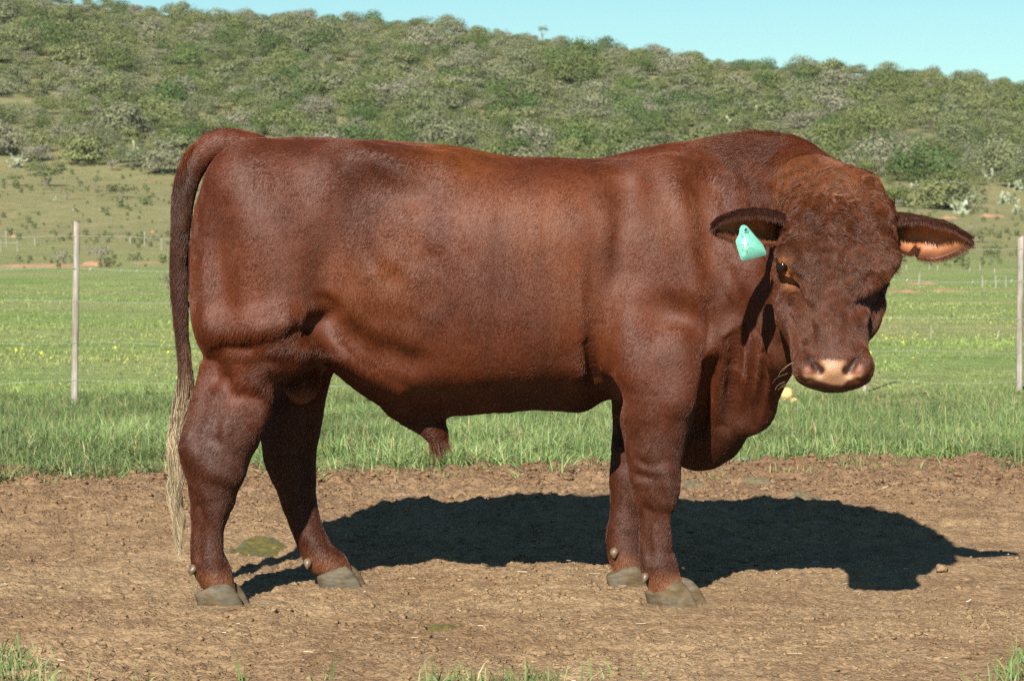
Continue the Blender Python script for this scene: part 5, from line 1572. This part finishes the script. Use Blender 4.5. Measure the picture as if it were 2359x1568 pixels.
# ================================================================== SOIL CRUMBS, STRAW, STONES, DUNG
def ico():
    me = bpy.data.meshes.new("t"); import bmesh
    bm = bmesh.new(); bmesh.ops.create_icosphere(bm, subdivisions=1, radius=1.0); bm.to_mesh(me); bm.free()
    v = np.array([q.co[:] for q in me.vertices]); f = np.array([q.vertices[:] for q in me.polygons]); bpy.data.meshes.remove(me); return v, f
IV, IF = ico()
rg = np.random.default_rng(71)
OV = np.array([(1, 0, 0), (-.5, .87, 0), (-.5, -.87, 0), (.1, 0, 1), (-.1, .1, -.8)], float)
OF = np.array([(0, 1, 3), (1, 2, 3), (2, 0, 3), (1, 0, 4), (2, 1, 4), (0, 2, 4)])
def crumbs(n, rmin, rmax, exp_, V0, F0, back):
    y = 6.7 + (13.4 - 6.7) * rg.random(n) ** .85; x = rg.uniform(-1, 1, n) * (y * .205 + .05)
    p = np.stack([x, y, np.zeros(n)], 1)
    k_ = rg.random(n) < np.clip(.38 + .6 * noise3(p, 1.3, 3) + .35 * noise3(p, 5, 4) + .55 * sstep(9.5, 12, y) + .3 * sstep(-.3, -1.3, x) * sstep(8, 7, y), .08, 1)
    k_ &= y < edge_y(x) + .15
    x, y = x[k_], y[k_]; n = len(x)
    r = np.clip(rmin * (1 - rg.random(n)) ** -exp_, rmin, rmax) * (1 + back * sstep(10, 12.3, y))
    a = rg.uniform(0, 6.28, n); ca, sa = np.cos(a)[:, None], np.sin(a)[:, None]
    Q = V0[None] * rg.uniform(.55, 1.25, (n, len(V0), 1)) * np.stack([rg.uniform(.8, 1.7, n), rg.uniform(.8, 1.4, n), rg.uniform(.45, .8, n)], 1)[:, None, :] * r[:, None, None]
    Q = np.stack([Q[..., 0] * ca - Q[..., 1] * sa, Q[..., 0] * sa + Q[..., 1] * ca, Q[..., 2]], -1)
    Q = Q + np.stack([x, y, yard_z(x, y) + r * .16], 1)[:, None, :]
    return Q.reshape(-1, 3), (F0[None] + (np.arange(n) * len(V0))[:, None, None]).reshape(-1, 3)
Va, Fa = crumbs(30000, .0036, .0115, .36, IV, IF, .8)
Vb, Fb = crumbs(110000, .0016, .0045, .40, OV, OF, .6)
V = np.concatenate([Va, Vb]); F = np.concatenate([Fa, Fb + len(Va)])
tag(link("soil_crumbs", np_mesh("soil_crumbs", V, F, m_soil, smooth=False)), kind="stuff")
# straw, bits of dry stalk
m_straw, t, b = new_mat("straw"); a = N(t, "ShaderNodeAttribute", attribute_name="col"); t.links.new(a.outputs['Color'], b.inputs['Base Color']); b.inputs['Roughness'].default_value = .6
n = 450; y = 6.8 + 6.0 * rg.random(n) ** 1.1; x = rg.uniform(-1, 1, n) * (y * .2)
L = np.clip(rg.lognormal(-4.25, .65, n), .004, .09); a = rg.uniform(0, 6.28, n); w = rg.uniform(.0004, .0012, n) * np.where(L < .02, 1.6, 1); bend = rg.normal(0, .22, n)
V, F, C = [], [], []
u = np.linspace(-.5, .5, 5)
zc = yard_z(x, y)
for i in range(n):
    ca, sa = math.cos(a[i]), math.sin(a[i]); k = len(V)
    for j in range(5):
        lx = u[j] * L[i]; ly = bend[i] * L[i] * (u[j] ** 2 * 2 - .25)
        qx, qy = x[i] + lx * ca - ly * sa, y[i] + lx * sa + ly * ca
        for s_ in (-1, 1): V.append((qx - sa * w[i] * s_, qy + ca * w[i] * s_, zc[i] + .006 + .25 * L[i] * (u[j] + .5) * (bend[i] > .15) + (.0015 if s_ > 0 else 0)))
    for j in range(4): F.append((k + 2 * j, k + 2 * j + 1, k + 2 * j + 3, k + 2 * j + 2))
    C += [np.array([(.42, .32, .19), (.46, .39, .27), (.34, .22, .11), (.50, .45, .36)][rg.integers(0, 4)]) * rg.uniform(.7, 1.1)] * 10
tag(link("straw_litter", np_mesh("straw_litter", np.array(V), np.array(F), m_straw, smooth=False, cols=np.array(C))), kind="stuff")

m_stone, t, b = new_mat("pale_stone"); tc = N(t, "ShaderNodeTexCoord"); n1 = noise_node(t, 40, 4, .6, tc.outputs['Object']); r1 = ramp(t, [(.3, (.24, .185, .13)), (.7, (.38, .31, .24))]); t.links.new(n1.outputs[0], r1.inputs[0]); t.links.new(r1.outputs[0], b.inputs['Base Color']); b.inputs['Roughness'].default_value = .8
m_grey, t, b = new_mat("grey_stone"); tc = N(t, "ShaderNodeTexCoord"); n1 = noise_node(t, 40, 4, .6, tc.outputs['Object']); r1 = ramp(t, [(.3, (.11, .11, .12)), (.7, (.24, .24, .25))]); t.links.new(n1.outputs[0], r1.inputs[0]); t.links.new(r1.outputs[0], b.inputs['Base Color']); b.inputs['Roughness'].default_value = .8
m_yel, t, b = new_mat("yellow_stone"); tc = N(t, "ShaderNodeTexCoord"); n1 = noise_node(t, 12, 5, .6, tc.outputs['Object']); r1 = ramp(t, [(.3, (.40, .28, .10)), (.7, (.60, .47, .22))]); t.links.new(n1.outputs[0], r1.inputs[0]); t.links.new(r1.outputs[0], b.inputs['Base Color']); b.inputs['Roughness'].default_value = .85
def rock(name, dx, dy, r, seed, mat, label, cat="stone", group=None, sq=(1, .8, .65), sink=.25):
    p = at_ground(dx, dy); z = float(yard_z(p[0], p[1])[0]) if p[1] < 13.2 else p[2]
    v, f = uv_ball_((1, 1, 1), 14, 9); q = v * 1.1 + seed
    v = v * (1 + .28 * noise3(q, 1.2, seed) + .14 * noise3(q, 3, seed))[:, None] * np.array(sq) * r
    v[:, 2] += r * sq[2] * (1 - 2 * sink)
    return tag(link(name, np_mesh(name, v, f, mat), None, (p[0], p[1], z)), label, cat, group)
rock("stone", 1812, 926, .058, 1, m_yel, "yellow boulder in the grass behind the dewlap, larger of the two", sq=(.75, .8, 1.1), sink=.15)
rock("stone", 1830, 932, .036, 2, m_yel, "smaller yellow stone beside the yellow boulder in the grass", sq=(.9, .8, .9), sink=.2)
rock("soil_clod", 2166, 1322, .019, 3, m_soil, "round brown clod of earth at the edge of the head's shadow", "clod", sink=.12, sq=(1, .9, .85))
rock("stone", 1712, 1066, .030, 4, m_grey, "grey stone at the grass edge right of the brisket", sq=(1.3, .9, .6))
rock("soil_clod", 1860, 1430, .014, 10, m_soil, "small clod in front of the near front hoof", "clod", sq=(1.4, 1, .7))
rock("soil_clod", 1905, 1455, .019, 11, m_soil, "flat broken crust of earth below the clod in the right foreground", "clod", sq=(2.0, 1, .35))
rock("stone", 1290 - 50, 1508, .019, 14, m_soil, "flat soil lump between the foreground blades and the near hoof", "clod", sq=(1.7, 1, .5))
def dung_mat(name, c0, c1, rough):
    m, t, b = new_mat(name); tc = N(t, "ShaderNodeTexCoord"); n1 = noise_node(t, 55, 5, .65, tc.outputs['Object']); r1 = ramp(t, [(.3, c0), (.7, c1)]); t.links.new(n1.outputs[0], r1.inputs[0]); t.links.new(r1.outputs[0], b.inputs['Base Color']); b.inputs['Roughness'].default_value = rough
    bump(t, n1.outputs[0], .9, .006, b); return m
m_wet = dung_mat("wet_dung", (.060, .050, .012), (.150, .125, .028), .42); m_dry = dung_mat("dry_dung", (.085, .072, .036), (.135, .112, .060), .9)
def pat(dx, dy, rx, ry, h, seed, mat, label):
    p = at_ground(dx, dy); n = 46; u = np.linspace(-1.15, 1.15, n); X, Y = np.meshgrid(u, u)
    an = np.arctan2(Y, X); r = np.hypot(X, Y)
    q = np.stack([np.cos(an).ravel() * 1.3 + seed * 3, np.sin(an).ravel() * 1.3, np.zeros(an.size)], 1)
    ro = (.80 + .28 * noise3(q, 1.0, seed) + .15 * noise3(q, 3.0, seed)).reshape(X.shape)
    Px, Py = p[0] + X * rx, p[1] + Y * ry
    q2 = np.stack([Px.ravel(), Py.ravel(), np.zeros(X.size)], 1)
    zb = yard_z(Px.ravel(), Py.ravel()).reshape(X.shape)
    th = h * sstep(ro, ro - .35, r) * (1 + .6 * noise3(q2, 40, seed).reshape(X.shape) + .4 * noise3(q2, 95, seed).reshape(X.shape)) - .012 * sstep(ro - .05, ro + .1, r)
    o = link("cow_dung", np_mesh("cow_dung", np.stack([(X * rx).ravel(), (Y * ry).ravel(), (zb + th - p[2]).ravel()], 1), gridq(np.arange(n * n).reshape(n, n)), mat), None, tuple(p))
    return tag(o, label, "dung", "dung pats on the yard")
pat(600, 1266, .125, .21, .007, 1, m_wet, "wet glistening olive dung between the two hind legs")
pat(1022, 1456, .080, .090, .005, 2, m_wet, "small olive dung splash in the foreground below the belly")
pat(1742, 1117, .075, .19, .004, 3, m_dry, "dry green dung pat at the back, right of the brisket")
pat(1846, 1146, .075, .20, .004, 4, m_dry, "dry dung pat at the back, rightmost of the row")
pat(1598, 1124, .06, .16, .004, 5, m_dry, "dry dung pat partly behind the near front knee")
pat(1365, 1101, .07, .18, .004, 6, m_dry, "dry dung pat left of the far front leg")
pat(1120, 1088, .05, .16, .004, 7, m_dry, "thin dry dung smear behind the sheath")

# ================================================================== THE AIR
HAZE = .00006
m_haze = bpy.data.materials.new("haze_air"); m_haze.use_nodes = True; t = m_haze.node_tree
for n in list(t.nodes): t.nodes.remove(n)
o_ = t.nodes.new("ShaderNodeOutputMaterial"); pv = t.nodes.new("ShaderNodeVolumePrincipled")
pv.inputs['Color'].default_value = (.86, .92, 1.0, 1); pv.inputs['Density'].default_value = HAZE; pv.inputs['Anisotropy'].default_value = 0.0
t.links.new(pv.outputs[0], o_.inputs['Volume'])
zlo, zhi = -32.0, 75.0
hv = np.array([(x, y, z) for x in (-4200., 4200.) for y in (-450., 3700.) for z in (zlo, zhi)])
hf_ = np.array([(0, 1, 3, 2), (4, 6, 7, 5), (0, 4, 5, 1), (2, 3, 7, 6), (0, 2, 6, 4), (1, 5, 7, 3)])
tag(link("haze", np_mesh("haze", hv, hf_, m_haze, smooth=False)), kind="stuff")
